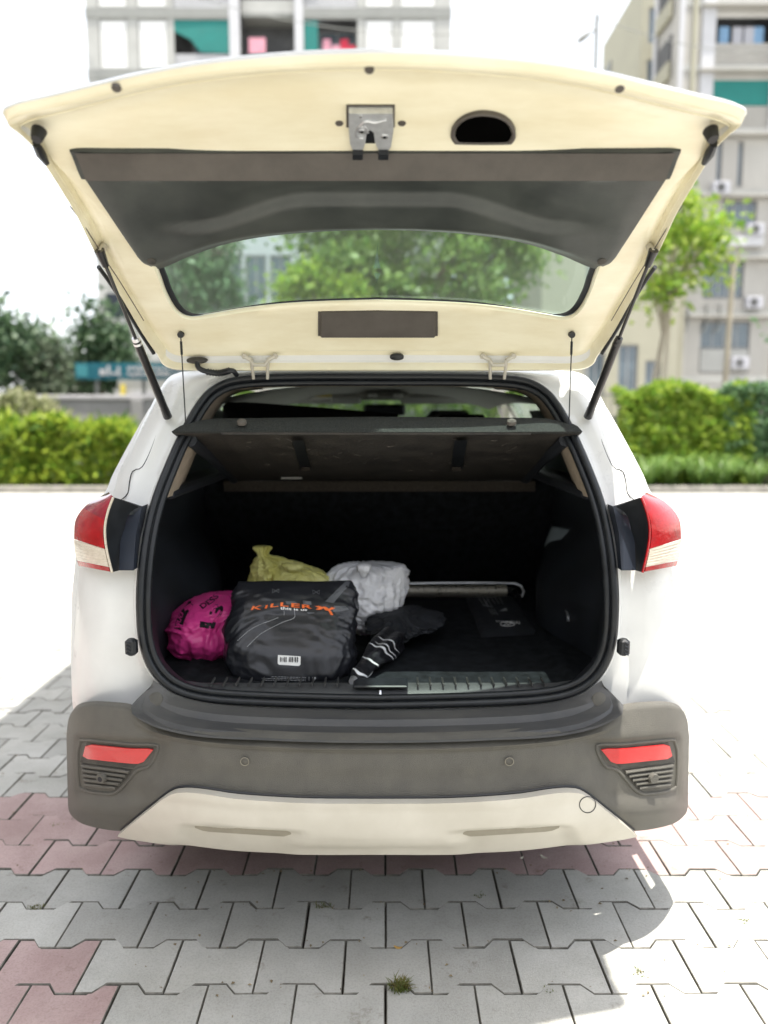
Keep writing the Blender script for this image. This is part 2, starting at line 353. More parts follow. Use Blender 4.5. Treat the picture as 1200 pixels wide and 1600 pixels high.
deb = MB(); rq = random.Random(5)
for i in range(520):
    y = rq.uniform(1.6, 6.5) if i % 3 else rq.uniform(1.6, 2.8); x = rq.uniform(-.62, .62) * (y + .3); k = round((y - 2.39) / PD); a = rq.uniform(0, 3.14)
    if i % 4: y = 2.39 + k * PD + rq.gauss(0, .014)                       # most of it gathers along the joints
    l = rq.uniform(.002, .007); w = l * rq.uniform(.25, .8); ca, sa = math.cos(a), math.sin(a)
    deb.add([(x + ca * l, y + sa * l, .0025), (x - sa * w, y + ca * w, .005), (x - ca * l, y - sa * l, .0025), (x + sa * w, y - ca * w, .0045)], [(0, 1, 2, 3)])
mk('litter', deb, mat('litter_bits', (.10, .075, .04), .95, col2=(.34, .27, .16), vscale=30), ground, kind='stuff')
# ------------------------------------------------------------------ beyond the parking: kerb, walls, hedges
kb = MB().b2(-30, 30, 15.35, 15.55, -.02, .13, .02); mk('kerb', kb, M['kerb'], kind='structure')
sl = MB().b2(-30, 30, 15.552, 24, -.02, .08); mk('planting_bed', sl, M['dirt'], kind='structure')
rd = MB().b2(-40, 40, 24.002, 41, -.02, .02); mk('road', rd, M['concrete'], kind='structure')

def leaf_mb(P, size, aspect=2.2, up=.0, jitter=.3, seed=0, dirs=None):
    r = np.random.default_rng(seed); n = len(P)
    d = r.normal(size=(n, 3)); d[:, 2] += up
    if dirs is not None: d = d * .55 + dirs
    d /= np.linalg.norm(d, axis=1)[:, None]
    s = np.cross(d, r.normal(size=(n, 3))); s /= np.linalg.norm(s, axis=1)[:, None]
    L = size * (1 + jitter * r.normal(size=n)).clip(.4, 1.8)[:, None]; W = L / aspect
    nn = np.cross(d, s)
    a = P; b = P + d * L * .45 + s * W * .5 + nn * L * .08; c = P + d * L - nn * L * .12; e = P + d * L * .45 - s * W * .5 + nn * L * .08
    V = np.stack([a, b, c, e], 1).reshape(-1, 3)
    return V, n
def leaf_obj(name, P, size, m, parent=None, **k):
    V, n = leaf_mb(np.asarray(P, float), size, **k)
    me = bpy.data.meshes.new(name); me.vertices.add(len(V)); me.vertices.foreach_set('co', V.ravel())
    me.loops.add(4 * n); me.loops.foreach_set('vertex_index', np.arange(4 * n)); me.polygons.add(n)
    me.polygons.foreach_set('loop_start', np.arange(n) * 4); me.polygons.foreach_set('loop_total', np.full(n, 4)); me.update(calc_edges=True)
    me.materials.append(m); o = bpy.data.objects.new(name, me); COL.objects.link(o)
    if parent is not None:
        o.parent = parent
        if parent.type == 'EMPTY': o.matrix_parent_inverse = Matrix.Translation(-parent.location)
    return o
def clumps(c, r, k, n, spread, seed, shell=.6):
    q = np.random.default_rng(seed); d = q.normal(size=(k, 3)); d /= np.linalg.norm(d, axis=1)[:, None]
    rad = shell + (1 - shell) * q.random(k); C = np.array(c) + d * rad[:, None] * np.array(r)
    w = q.random(k) ** 1.5 + .25; cnt = (n * w / w.sum()).astype(int); out = []
    for i in range(k): out.append(C[i] + q.normal(size=(cnt[i], 3)) * spread * (.6 + .8 * q.random()) * np.array([1, 1, .75]))
    return np.concatenate(out), C
def boxpts(x0, x1, y0, y1, z0, z1, n, seed, topnoise=.12):
    q = np.random.default_rng(seed); x = q.uniform(x0, x1, n); face = q.random(n)
    z = z0 + (z1 - z0) * q.random(n); y = q.uniform(y0, y1, n)
    top = face < .35; z[top] = z1 - np.abs(q.normal(size=top.sum())) * .08
    fr = face > .55; y[fr] = y0 + np.abs(q.normal(size=fr.sum())) * .10
    h = np.array([noise.noise((a * 1.7, b * 1.1, seed)) for a, b in zip(x, y)]); hz = np.array([noise.noise((a * 1.9, c * 2.1, seed + 5)) for a, c in zip(x, z)])
    z += h * topnoise * (z - z0) / (z1 - z0) * 2; y += hz * .16
    return np.stack([x, y, z], 1)
M['l_lime'] = leafmat('lime_hedge_leaf', (.08, .19, .018), (.46, .56, .07), .45)
M['l_mid'] = leafmat('mid_green_leaf', (.09, .19, .035), (.27, .38, .09), .4)
M['l_dark'] = leafmat('dark_green_leaf', (.04, .09, .045), (.12, .19, .09), .3)
M['l_pale'] = leafmat('pale_variegated_leaf', (.20, .24, .09), (.55, .54, .36), .4)
M['l_yel'] = leafmat('yellow_green_leaf', (.15, .30, .03), (.40, .50, .08), .5)
M['l_blue'] = leafmat('blue_green_leaf', (.07, .16, .07), (.20, .32, .16), .35)
M['l_grey'] = leafmat('grey_green_leaf', (.10, .14, .09), (.22, .27, .18), .35)
M['bark'] = mat('bark', (.16, .12, .085), .9, col2=(.28, .22, .16), vscale=9, bump=.6, bscale=30, stretch=(1, 1, .2))
M['palebark'] = mat('pale_bark', (.36, .31, .24), .9, col2=(.48, .43, .35), vscale=5, bump=.4, bscale=30, stretch=(1, 1, .2))
def hedge(name, x0, x1, y0, y1, z1, n, size, m, label, seed, aspect=2.6, tn=.12, z0=.08, stemm='bark'):
    t = thing(name, ((x0 + x1) / 2, (y0 + y1) / 2, .08), label, 'hedge')
    leaf_obj('foliage', boxpts(x0, x1, y0, y1, z0 + .03, z1, n, seed, tn), size, M[m], t, aspect=aspect, up=.5, seed=seed)
    mb = MB()
    for i in range(int((x1 - x0) * 4)):
        x = random.uniform(x0, x1); y = random.uniform(y0 + .25, y1 - .1); mb.tube([(x, y, .05), (x + random.uniform(-.1, .1), y, z1 * .55), (x + random.uniform(-.25, .25), y + random.uniform(-.15, .1), z1 * .85)], [.014, .010, .005], 5)
    mk('stem', mb, M[stemm], t, smooth=True, kind='stuff'); return t
hedge('clipped_hedge', -13.5, -4.55, 15.75, 17.0, 1.30, 20000, .21, 'l_lime', 'bright lime green leafy hedge behind the kerb left of the car', 11, aspect=3.4, tn=.24)
hedge('clipped_hedge', -4.5, 3.6, 16.2, 17.0, 2.15, 16000, .14, 'l_mid', 'green hedge behind the kerb seen through the car cabin', 12)
hedge('flowering_bush', -13.5, -7.6, 17.6, 18.8, 1.80, 9000, .16, 'l_pale', 'pale cream leaved bush behind the lime hedge at far left', 13, aspect=1.8, tn=.25)
wl = thing('boundary_wall', (0, 20, 0), 'low grey concrete boundary wall with pale coping behind the left hedge', 'wall')
mk('wall_face', MB().b2(-16, 5.05, 20, 20.2, .05, 1.96), M['concrete'], wl); mk('coping', MB().b2(-16.05, 5.05, 19.95, 20.25, 1.962, 2.08, .015), M['coping'], wl)
for i in range(7): mk('pier', MB().b2(-15.8 + i * 3.1, -15.5 + i * 3.1, 19.90, 19.998, .05, 1.96, .01), M['concrete'], wl)
wr = thing('garden_wall', (9, 17.4, 0), 'tan stone garden wall behind the creepers right of the car', 'wall')
M['stone'] = mat('tan_stone', (.24, .19, .14), .9, col2=(.42, .35, .27), vscale=2.2, bump=.5, bscale=12)
for i in range(12):
    for j in range(3):
        x = 5.25 + i * .8 + (j % 2) * .4; mk('stone_block', MB().b2(x, x + .788, 17.3 + random.uniform(-.012, .012), 17.7, .10 + j * .48, .10 + j * .48 + .468, .02), M['stone'], wr)
mk('wall_core', MB().b2(5.22, 15.2, 17.34, 17.68, .05, 1.53), M['concrete'], wr)
def creeper(x0, x1, z0, z1, m, label, seed, n):
    t = thing('creeper', ((x0 + x1) / 2, 16.9, .08), label, 'creeper')
    q = np.random.default_rng(seed); P = boxpts(x0, x1, 16.55, 17.25, z0, z1, n, seed, .20)
    ragged = np.array([noise.noise((x * 1.4, seed, 0)) for x in P[:, 0]]) * .5 * (z0 > .1) + z0 + .38 * (z0 > .1)
    P = P[(P[:, 2] > ragged)]
    leaf_obj('foliage', P, .13, M[m], t, aspect=1.5, up=-.3, seed=seed)
    mb = MB()
    for i in range(14):
        x = random.uniform(x0, x1); mb.tube([(x, 17.2, .08), (x + .1, 17.0, .7), (x - .1, 16.95, z1 * .9)], .012, 5)
    mk('stem', mb, M['bark'], t, smooth=True, kind='stuff')
creeper(5.1, 7.9, .05, 2.06, 'l_yel', 'yellow green creeper covering the garden wall, nearest to the car', 21, 14000)
creeper(7.3, 13.0, .15, 2.10, 'l_blue', 'dark blue green creeper covering the garden wall at the right edge', 22, 20000)
M['l_strap'] = leafmat('strap_leaf', (.07, .16, .03), (.22, .34, .08), .3)
def strap_plant(x, y, h, label, n=60):
    mb = MB()
    for i in range(n):
        a = random.uniform(0, 6.28); l = h * random.uniform(.7, 1.3); w = random.uniform(.014, .022); d = Vector((math.cos(a), math.sin(a), 0)); s = Vector((-d.y, d.x, 0)); b0 = Vector((random.gauss(0, .06), random.gauss(0, .06), 0)); rows = []
        for k in range(6):
            u = k / 5; p_ = b0 + d * l * .75 * u + Vector((0, 0, l * (1.35 * u - 1.05 * u * u))); ww = w * (1 - u ** 2 * .95); rows.append([p_ - s * ww, p_ + s * ww])
        mb.loft(rows)
    o = mk('strap_leaf_plant', mb, M['l_strap']); o.location = (x, y, .08); tag(o, label, 'plant', 'strap leaved plants along the kerb')
for i, x in enumerate((5.5, 6.05, 6.6, 7.15, 7.75, 8.6, 9.2)):
    strap_plant(x, 15.95 + (i % 2) * .2, 1.25 if i < 4 else 1.0, ('first', 'second', 'third', 'fourth', 'fifth', 'sixth', 'seventh')[i] + ' arching strap leaved plant along the kerb, counted rightwards from the car')

def tree(name, base, c, r, k, n, spread, size, m, label, seed, trunkr=.09, bark='bark', aspect=1.8, shell=.45):
    t = thing(name, base, label, 'tree', 'trees beyond the parking')
    P, C = clumps(c, r, k, n, spread, seed, shell)
    leaf_obj('crown', P, size, M[m], t, aspect=aspect, up=-.2, seed=seed)
    b = Vector(base); cc = Vector(c); top = Vector((cc.x, cc.y, cc.z - r[2] * .35)); mb = MB()
    mid = b.lerp(top, .5) + Vector((random.uniform(-.1, .1), 0, 0))
    mb.tube(cr([b, mid, top, cc], 12), [trunkr * (1 - .065 * i) for i in range(12)], 9)
    for i in range(min(k, 26)):
        st = b.lerp(top, random.uniform(.7, 1.0)); e = Vector(C[i]); md = st.lerp(e, .5) + Vector((0, 0, .15)); mb.tube(cr([st, md, e], 7), [trunkr * .45 * (1 - .12 * j) for j in range(7)], 6)
    mk('trunk', mb, M[bark], t, smooth=True); return t
tree('street_tree', (.6, 20.8, .08), (1.0, 20.8, 5.5), (3.5, 1.8, 2.7), 80, 24000, .38, .19, 'l_mid', 'broad green tree seen through the middle of the raised rear window', 31, .14)
tree('street_tree', (-1.6, 19.2, .08), (-1.45, 19.2, 4.35), (.95, .8, .9), 18, 3600, .24, .15, 'l_yel', 'small yellow green tree low in the middle of the raised rear window', 32, .06)
tree('street_tree', (-4.7, 20.9, .08), (-4.9, 20.9, 5.0), (1.35, 1.2, 2.0), 38, 8500, .32, .17, 'l_blue', 'tree seen through the left end of the raised rear window', 33, .09)
tree('street_tree', (6.2, 19.0, .08), (6.95, 19.0, 5.35), (1.25, 1.0, 1.45), 44, 2300, .27, .18, 'l_yel', 'slender yellow green tree beside the right gas strut', 34, .10, 'palebark')
tree('street_tree', (-14.2, 26, .02), (-14.0, 26, 4.0), (2.3, 2.0, 1.9), 36, 8000, .42, .26, 'l_dark', 'dark green tree at the left edge of the view', 35, .16)
tree('street_tree', (-11.3, 28, .02), (-11.6, 28, 3.0), (1.9, 1.5, 1.5), 30, 6500, .38, .24, 'l_grey', 'rounded grey green tree between the left edge tree and teal signboard', 36, .13)
tree('street_tree', (-9.9, 27, .02), (-9.8, 27, 4.0), (.7, .8, 1.3), 16, 3500, .3, .22, 'l_dark', 'narrow dark tree standing behind the left end of the teal signboard', 37, .12)
tree('street_tree', (9.9, 17.95, .08), (10.4, 18.1, 3.6), (1.0, .8, 1.4), 22, 5200, .3, .17, 'l_blue', 'dark leafy tree cut by the right edge of the view', 38, .09)
# ------------------------------------------------------------------ buildings
M['twall'] = mat('tower_grey_render', (.34, .34, .32), .9, col2=(.42, .42, .395), vscale=.5, bump=.1, bscale=6)
M['twhite'] = mat('tower_white_render', (.48, .48, .49), .85, var=.05, vscale=1)
M['tband'] = mat('tower_grey_band', (.24, .245, .23), .9, var=.06, vscale=1)
M['bwall'] = mat('block_beige_render', (.36, .345, .315), .9, col2=(.44, .425, .39), vscale=.35, bump=.12, bscale=5, stretch=(1, 1, .3))
M['bcream'] = mat('block_cream_render', (.34, .325, .25), .9, var=.05, vscale=.5)
M['teal'] = mat('teal_awning_cloth', (.012, .16, .14), .8, var=.08, vscale=2)
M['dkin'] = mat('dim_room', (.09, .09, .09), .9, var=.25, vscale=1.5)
M['win'] = mat('window_pane', (.10, .13, .15), .12, var=.2, vscale=.8, coat=.5)
M['frame'] = mat('window_frame', (.28, .28, .275), .6, var=.04, vscale=3)
M['cl_r'] = mat('red_cloth', (.50, .03, .06), .9, var=.1, vscale=3); M['cl_p'] = mat('pink_cloth', (.60, .28, .34), .9, var=.1, vscale=3)
M['cl_w'] = mat('white_cloth', (.42, .42, .45), .9, var=.05, vscale=3); M['cl_b'] = mat('blue_cloth', (.20, .34, .50), .9, var=.1, vscale=3)
M['tan'] = mat('tan_blind', (.38, .31, .17), .9, var=.1, vscale=3)
def holes_wall(x0, x1, z0, z1, holes, Y, dep, bd=9.0):
    """facade plane at Y facing -Y with recessed openings"""
    mb = MB(); xs = sorted({x0, x1} | {h[0] for h in holes} | {h[1] for h in holes}); zs = sorted({z0, z1} | {h[2] for h in holes} | {h[3] for h in holes})
    for i in range(len(xs) - 1):
        for j in range(len(zs) - 1):
            cx, cz = (xs[i] + xs[i + 1]) / 2, (zs[j] + zs[j + 1]) / 2
            if any(h[0] < cx < h[1] and h[2] < cz < h[3] for h in holes): continue
            mb.add([(xs[i], Y, zs[j]), (xs[i + 1], Y, zs[j]), (xs[i + 1], Y, zs[j + 1]), (xs[i], Y, zs[j + 1])], [(0, 1, 2, 3)])
    for a, b, c, d in holes:
        mb.add([(a, Y, c), (b, Y, c), (b, Y, d), (a, Y, d), (a, Y + dep, c), (b, Y + dep, c), (b, Y + dep, d), (a, Y + dep, d)], [(0, 4, 5, 1), (1, 5, 6, 2), (2, 6, 7, 3), (3, 7, 4, 0)])
    mb.add([(x0, Y, z0), (x0, Y + bd, z0), (x0, Y + bd, z1), (x0, Y, z1)], [(0, 1, 2, 3)])
    mb.add([(x1, Y, z0), (x1, Y + bd, z0), (x1, Y + bd, z1), (x1, Y, z1)], [(3, 2, 1, 0)])
    mb.add([(x0, Y, z1), (x1, Y, z1), (x1, Y + bd, z1), (x0, Y + bd, z1)], [(0, 1, 2, 3)])
    mb.add([(x0, Y + bd, z0), (x1, Y + bd, z0), (x1, Y + bd, z1), (x0, Y + bd, z1)], [(3, 2, 1, 0)])
    return mb
def window(parent, a, b, c, d, Y, panes=2):
    fr = MB(); w = .06
    for q in ((a, b, c, c + w), (a, b, d - w, d), (a, a + w, c + w, d - w), (b - w, b, c + w, d - w)): fr.b2(q[0], q[1], Y, Y + .06, q[2], q[3])
    for i in range(1, panes): x = a + (b - a) * i / panes; fr.b2(x - w / 2, x + w / 2, Y + .002, Y + .058, c + w, d - w)
    f = mk('window', fr, M['frame'], parent)
    for i in range(panes):
        x = a + (b - a) * i / panes; xx = a + (b - a) * (i + 1) / panes
        mk('pane', MB().b2(x + w / 2, xx - w / 2, Y + .02, Y + .035, c + w, d - w), M['win'], f)
def slats(parent, a, b, c, d, Y, n, m):
    mb = MB(); h = (d - c) / n
    s0 = mk('railing', MB().b2(a, b, Y + .05, Y + .07, c, d), M['tband'], parent)
    for i in range(n): mk('slat', MB().b2(a, b, Y, Y + .048, c + i * h + h * .12, c + i * h + h * .82), m, s0)
tw = thing('apartment_tower', (-6, 44, 0), 'pale grey apartment tower with white panels and teal blinds behind the tailgate', 'building')
TY = 44.0; P0 = 20.15; FL = 3.09; hs = []
for k in range(-6, 3):
    z = P0 + FL * k
    hs += [(-11.26, -8.3, z, z + 2.5), (-4.3, -1.44, z, z + 2.5), (-7.7, -4.8, z - .5, z + 2.59)]
    hs += [(-15.28, -13.74, z + .02, z + 2.5), (-13.2, -11.6, z + .02, z + 2.5), (-1.03, .5, z + .02, z + 2.5), (.86, 2.75, z + .02, z + 2.5)]
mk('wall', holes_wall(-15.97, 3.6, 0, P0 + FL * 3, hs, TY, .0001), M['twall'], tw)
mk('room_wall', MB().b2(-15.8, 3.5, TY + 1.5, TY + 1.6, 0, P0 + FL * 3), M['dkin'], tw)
for k in range(-6, 3):
    z = P0 + FL * k; top = k in (0, 1)
    mk('floor_band', MB().b2(-15.99, -7.702, TY - .06, TY - .002, z - .52, z - .02), M['tband'], tw); mk('floor_band', MB().b2(-4.798, 3.62, TY - .06, TY - .002, z - .52, z - .02), M['tband'], tw)
    for a, b in ((-15.28, -13.74), (-13.2, -11.6), (-1.03, .5), (.86, 2.75)):
        pn = mk('white_panel', MB().b2(a, b, TY + .06, TY + .12, z + .02, z + 2.5), M['twall'], tw)
        if top:
            for j in range(9): mk('louvre', MB().b2(a + .08, b - .08, TY + .02, TY + .058, z + .10 + j * .265, z + .10 + j * .265 + .17), M['paper'], pn)
    for a, b in ((-8.28, -7.72), (-4.78, -4.32)): mk('column', MB().b2(a, b, TY - .12, TY - .064, z - .52, z + 2.568), M['twhite'], tw)
    for a, b in ((-11.26, -8.3), (-4.3, -1.44)):
        slats(tw, a + .02, b - .02, z + .02, z + .8, TY + .05, 6 if top else 1, M['twhite'])
        window(tw, a + .7, b - .1, z + .85, z + 2.45, TY + 1.3)
    mk('balcony_slab', MB().b2(-7.68, -4.82, TY + .3, TY + 1.48, z - .3, z - .1), M['tband'], tw)
    mk('balcony_parapet', MB().b2(-7.68, -4.82, TY + .3, TY + .4, z - .098, z + .55), M['tan' if k % 2 == 0 else 'twall'], tw)
for k in (0, 1):
    z = P0 + FL * k
    # half drawn teal blind hanging aslant, and the second, narrow one
    mk('teal_blind', MB().add([(-11.24, TY - .0, z + 2.45), (-8.32, TY - .0, z + 2.45), (-8.32, TY - .02, z + .80), (-9.85, TY - .02, z + .85), (-10.4, TY - .02, z + 1.5), (-11.24, TY, z + 1.9)], [(0, 5, 4, 3, 2, 1)]), M['teal'], tw)
    mk('teal_blind', MB().b2(-4.28, -3.55, TY + .0, TY + .03, z + .55, z + 2.45), M['teal'], tw)
    for i, (x, m) in enumerate(((-3.3, 'cl_p'), (-2.8, 'cl_p'), (-2.35, 'cl_r'), (-1.95, 'cl_r'))):
        mk('hanging_cloth', MB().b2(x, x + .42, TY + .3, TY + .33, z + .75, z + 1.65 - (i % 2) * .3), M[m], tw)
    mk('hanging_cloth', MB().b2(-7.3, -6.4, TY + .25, TY + .28, z + .9, z + 1.7), M['cl_p'], tw)
bl = thing('apartment_block', (18, 42, 0), 'beige concrete apartment block with slatted balconies at the right edge', 'building')
BY = 42.0
bh = [(16.95, 19.9, 19.55, 21.76), (16.95, 19.9, 16.49, 18.77), (17.35, 17.62, 13.5, 15.73), (18.45, 18.72, 13.5, 15.73), (17.8, 19.6, 11.4, 12.8), (16.95, 19.1, 7.8, 9.7), (16.95, 19.6, 3.9, 6.6), (15.0, 15.7, 4.2, 6.4), (16.95, 19.9, 22.6, 24.8), (17.0, 19.4, 1.2, 3.0)]
mk('wall', holes_wall(15.1, 24, 0, 27, [h for h in bh if h[0] > 15.1], BY, .0001, 3.4), M['bwall'], bl)
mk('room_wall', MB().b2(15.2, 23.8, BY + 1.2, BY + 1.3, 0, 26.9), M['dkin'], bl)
for z in (22.3, 19.2, 16.1, 13.05, 9.9, 6.9, 3.4):
    mk('floor_band', MB().b2(15.08, 24, BY - .05, BY - .002, z, z + .32), M['twall'], bl)
for x0, x1 in ((16.25, 16.93), (19.92, 20.5)):
    mk('column', MB().b2(x0, x1, BY - .14, BY - .052, 16.0, 26.9), M['twhite'], bl)
mk('corner_strip', MB().b2(15.1, 15.35, BY - .12, BY - .052, 0, 26.9), M['twhite'], bl)
for z in (19.57, 16.51, 22.62): slats(bl, 16.97, 19.88, z, z + 1.0, BY - .0, 7, M['bwall'])
mk('teal_blind', MB().b2(16.98, 19.86, BY - .01, BY + .02, 17.52, 18.75), M['teal'], bl)
for x, m in ((17.3, 'cl_b'), (18.0, 'cl_w'), (18.6, 'cl_w'), (19.1, 'cl_b')): mk('hanging_cloth', MB().b2(x, x + .5, BY + .35, BY + .38, 20.5, 21.5), M[m], bl)
window(bl, 17.82, 19.58, 11.45, 12.75, BY + .08, 3); window(bl, 16.97, 19.08, 7.85, 9.65, BY + .08, 5); window(bl, 16.97, 19.58, 5.2, 6.55, BY + .08, 4)
window(bl, 17.36, 17.61, 13.55, 15.68, BY + .1, 1); window(bl, 18.46, 18.71, 13.55, 15.68, BY + .1, 1); window(bl, 17.02, 19.38, 1.25, 2.95, BY + .1, 3)
mk('window_apron', MB().b2(17.0, 19.55, BY - .02, BY + .07, 3.95, 5.15), M['twall'], bl)
mk('window_ledge', MB().b2(17.5, 19.9, BY - .35, BY - .06, 10.45, 10.95), M['twhite'], bl)
for i, (x, z) in enumerate(((18.55, 4.1),)):
    ac = mk('air_conditioner', MB().b2(x, x + .9, BY - .45, BY - .06, z, z + .62, .03), M['cl_w'], bl); mk('fan_grille', MB().disc((x + .38, BY - .452, z + .31), (0, -1, 0), .23, .02), M['dkin'], ac)
for x in (15.75, 20.75): mk('pilaster', MB().b2(x, x + .22, BY - .20, BY - .054, 0, 26.9), M['bcream'], bl)
for x, z in ((19.0, 10.97), (17.1, 13.6 - .55), (19.15, 7.25)):
    ac = mk('air_conditioner', MB().b2(x, x + .85, BY - .48, BY - .06, z, z + .6, .03), M['cl_w'], bl); mk('fan_grille', MB().disc((x + .36, BY - .482, z + .3), (0, -1, 0), .22, .02), M['dkin'], ac)
for z in (22.2, 19.1, 16.0, 12.95, 9.8, 6.8): mk('ledge', MB().b2(16.2, 20.6, BY - .45, BY - .06, z, z + .09), M['bwall'], bl)
for x in (16.2, 17.2, 17.9): mk('drain_pipe', MB().tube([(x, BY - .12, 7.5), (x, BY - .12, 6.4), (x - .1, BY - .12, 6.1), (x - .3, BY - .12, 6.15)], .06, 6), M['tband'], bl)
for k in range(8):
    z = 1.0 + k * 3.05
    so = mk('side_balcony', MB().b2(15.02, 15.098, BY + .9, BY + 2.9, z, z + 2.1), M['dkin'], bl); mk('parapet', MB().b2(14.86, 15.018, BY + .8, BY + 3.0, z - .1, z + .75), M['bcream'], so); mk('edge_strip', MB().b2(14.92, 15.018, BY + 3.02, BY + 3.4, z - .9, z + 2.14), M['twhite'], so)
b2 = thing('apartment_block', (19, 52, 0), 'cream apartment block with dark window strips left of the beige block', 'building')
h2 = []
for k in range(8):
    z = 3 + k * 3.1; h2 += [(16.75, 17.3, z + .4, z + 2.5)]
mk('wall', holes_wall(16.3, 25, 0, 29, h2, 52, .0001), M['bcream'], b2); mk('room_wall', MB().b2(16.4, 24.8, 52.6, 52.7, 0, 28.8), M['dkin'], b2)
for k in range(8):
    z = 3 + k * 3.1; window(b2, 16.77, 17.28, z + .42, z + 2.48, 52.1, 1)
    mk('balcony', MB().b2(17.55, 18.6, 51.0, 51.998, z - .1, z + .95), M['bcream'], b2); mk('balcony_screen', MB().b2(16.2, 16.298, 58.5, 60.0, z + .6, z + 2.2), M['teal' if k in (4, 5, 6) else 'tband'], b2)
b3 = thing('low_building', (11, 40, 0), 'low cream building behind the slender tree right of the car', 'building')
h3 = [(8.6, 9.6, 1.2, 3.2), (10.4, 11.3, 2.6, 4.8), (12.0, 13.0, 2.6, 5.2), (13.4, 14.2, 2.2, 4.4)]
mk('wall', holes_wall(8.0, 15.05, 0, 10.8, h3, 40, .0001), M['bcream'], b3); mk('room_wall', MB().b2(8.1, 15, 40.5, 40.6, 0, 10.7), M['dkin'], b3)
for h in h3: window(b3, h[0] + .02, h[1] - .02, h[2] + .02, h[3] - .02, 40.1, 2)
b4 = thing('office_block', (-5, 30, 0), 'dark glazed block seen through the raised rear window beside the left tree', 'building')
h4 = []
for k in range(2):
    for i in range(3): h4.append((-6.6 + i * 1.0, -5.75 + i * 1.0, 3.4 + k * 2.6, 5.4 + k * 2.6))
mk('wall', holes_wall(-7.0, -1.0, 0, 9.2, h4, 32, .0001), M['twhite'], b4); mk('room_wall', MB().b2(-6.9, -1.1, 32.3, 32.4, 0, 9), M['dkin'], b4)
for h in h4: window(b4, h[0] + .02, h[1] - .02, h[2] + .02, h[3] - .02, 32.06, 2)
b5 = thing('apartment_block', (0, -22, 0), 'grey apartment block behind the viewer across the parking', 'building')
mk('wall', MB().b2(-30, 30, -32, -22, 0, 13), M['bwall'], b5)
for k in range(4):
    mk('floor_band', MB().b2(-30, 30, -21.998, -21.9, 3 + k * 3 - .2, 3 + k * 3 + .1), M['tband'], b5)
    for i in range(9): mk('window', MB().b2(-26 + i * 6, -23.5 + i * 6, -21.998, -21.95, 1 + k * 3, 2.4 + k * 3), M['win'], b5)
b6 = thing('apartment_block', (-11, 0, 0), 'grey apartment block along the left of the parking, added unseen to block sky light', 'building')  # added out of view to keep sky light off the left side
mk('wall', MB().b2(-20, -11, -24, 13.5, 0, 13), M['bwall'], b6)
for k in range(4):
    mk('floor_band', MB().b2(-10.998, -10.9, -24, 13.5, 3 + k * 3 - .2, 3 + k * 3 + .1), M['tband'], b6)
    for i in range(6): mk('window', MB().b2(-10.998, -10.95, -20 + i * 6, -17.8 + i * 6, 1 + k * 3, 2.4 + k * 3), M['win'], b6)
# teal signboard
sg = thing('signboard', (-7.6, 24.6, 0), 'long teal signboard with white lettering on posts behind the left hedge', 'sign')
M['signteal'] = mat('sign_teal', (.006, .12, .16), .5, var=.08, vscale=1); M['signlight'] = mat('sign_pale_teal', (.05, .25, .28), .5, var=.05, vscale=1)
bd = mk('board', MB().b2(-9.75, -5.6, 24.6, 24.72, 2.70, 3.22), M['signteal'], sg)
mk('pale_panel', MB().b2(-9.70, -9.35, 24.585, 24.598, 2.78, 3.16), M['signlight'], sg)
# white marks of the unreadable lettering: one round sign, strokes with bar, two lines of small marks
mk0 = MB()
for x, w, z0, z1 in ((-8.98, .20, 2.82, 3.02), (-8.74, .10, 2.82, 3.14), (-8.60, .16, 2.84, 2.92), (-8.42, .09, 2.80, 3.10), (-8.30, .05, 2.80, 2.85)): mk0.b2(x, x + w, 24.575, 24.598, z0, z1, .01)
for r_, zz in ((0, 2.97), (1, 2.79)):
    x = -8.1
    while x < -5.9:
        w = random.uniform(.06, .16); mk0.b2(x, x + w, 24.575, 24.598, zz + random.uniform(0, .03), zz + random.uniform(.09, .15), .01); x += w + random.uniform(.02, .05)
mk('lettering', mk0, M['twhite'], sg, kind='stuff')
for x in (-9.2, -7.7, -6.2): mk('post', MB().b2(x, x + .1, 24.73, 24.83, .02, 3.15), M['tband'], sg)
k1 = thing('kiosk', (-7, 27, 0), 'small grey kiosk below the teal signboard with shuttered front', 'kiosk')
mk('wall', MB().b2(-8.9, -5.2, 26, 28.5, .02, 2.9), M['twall'], k1)
for x in (-8.6, -7.4, -6.3): mk('shutter', MB().b2(x, x + .9, 25.93, 25.998, .1, 2.4, .01), M['twhite' if x < -8 else 'tband'], k1)
mk('yellow_banner', MB().b2(-8.75, -8.62, 25.8, 25.92, .5, 2.6), M['yellow_l'], k1)
mk('fan_unit', MB().disc((-7.0, 25.92, 1.9), (0, -1, 0), .25, .06), M['dkin'], k1)
hb = thing('hoarding', (-8.2, 30, 0), 'dark hoarding with an orange patch above the teal signboard', 'billboard')
mk('panel', MB().b2(-10.6, -7.2, 30, 30.12, 5.3, 6.2), M['navy'], hb); mk('orange_patch', MB().b2(-9.75, -9.2, 29.975, 29.998, 5.35, 6.0), M['orange'], hb)
mk('post', MB().b2(-9.9, -9.75, 30.13, 30.28, .02, 6.0), M['tband'], hb); mk('post', MB().b2(-7.7, -7.55, 30.13, 30.28, .02, 6.0), M['tband'], hb)
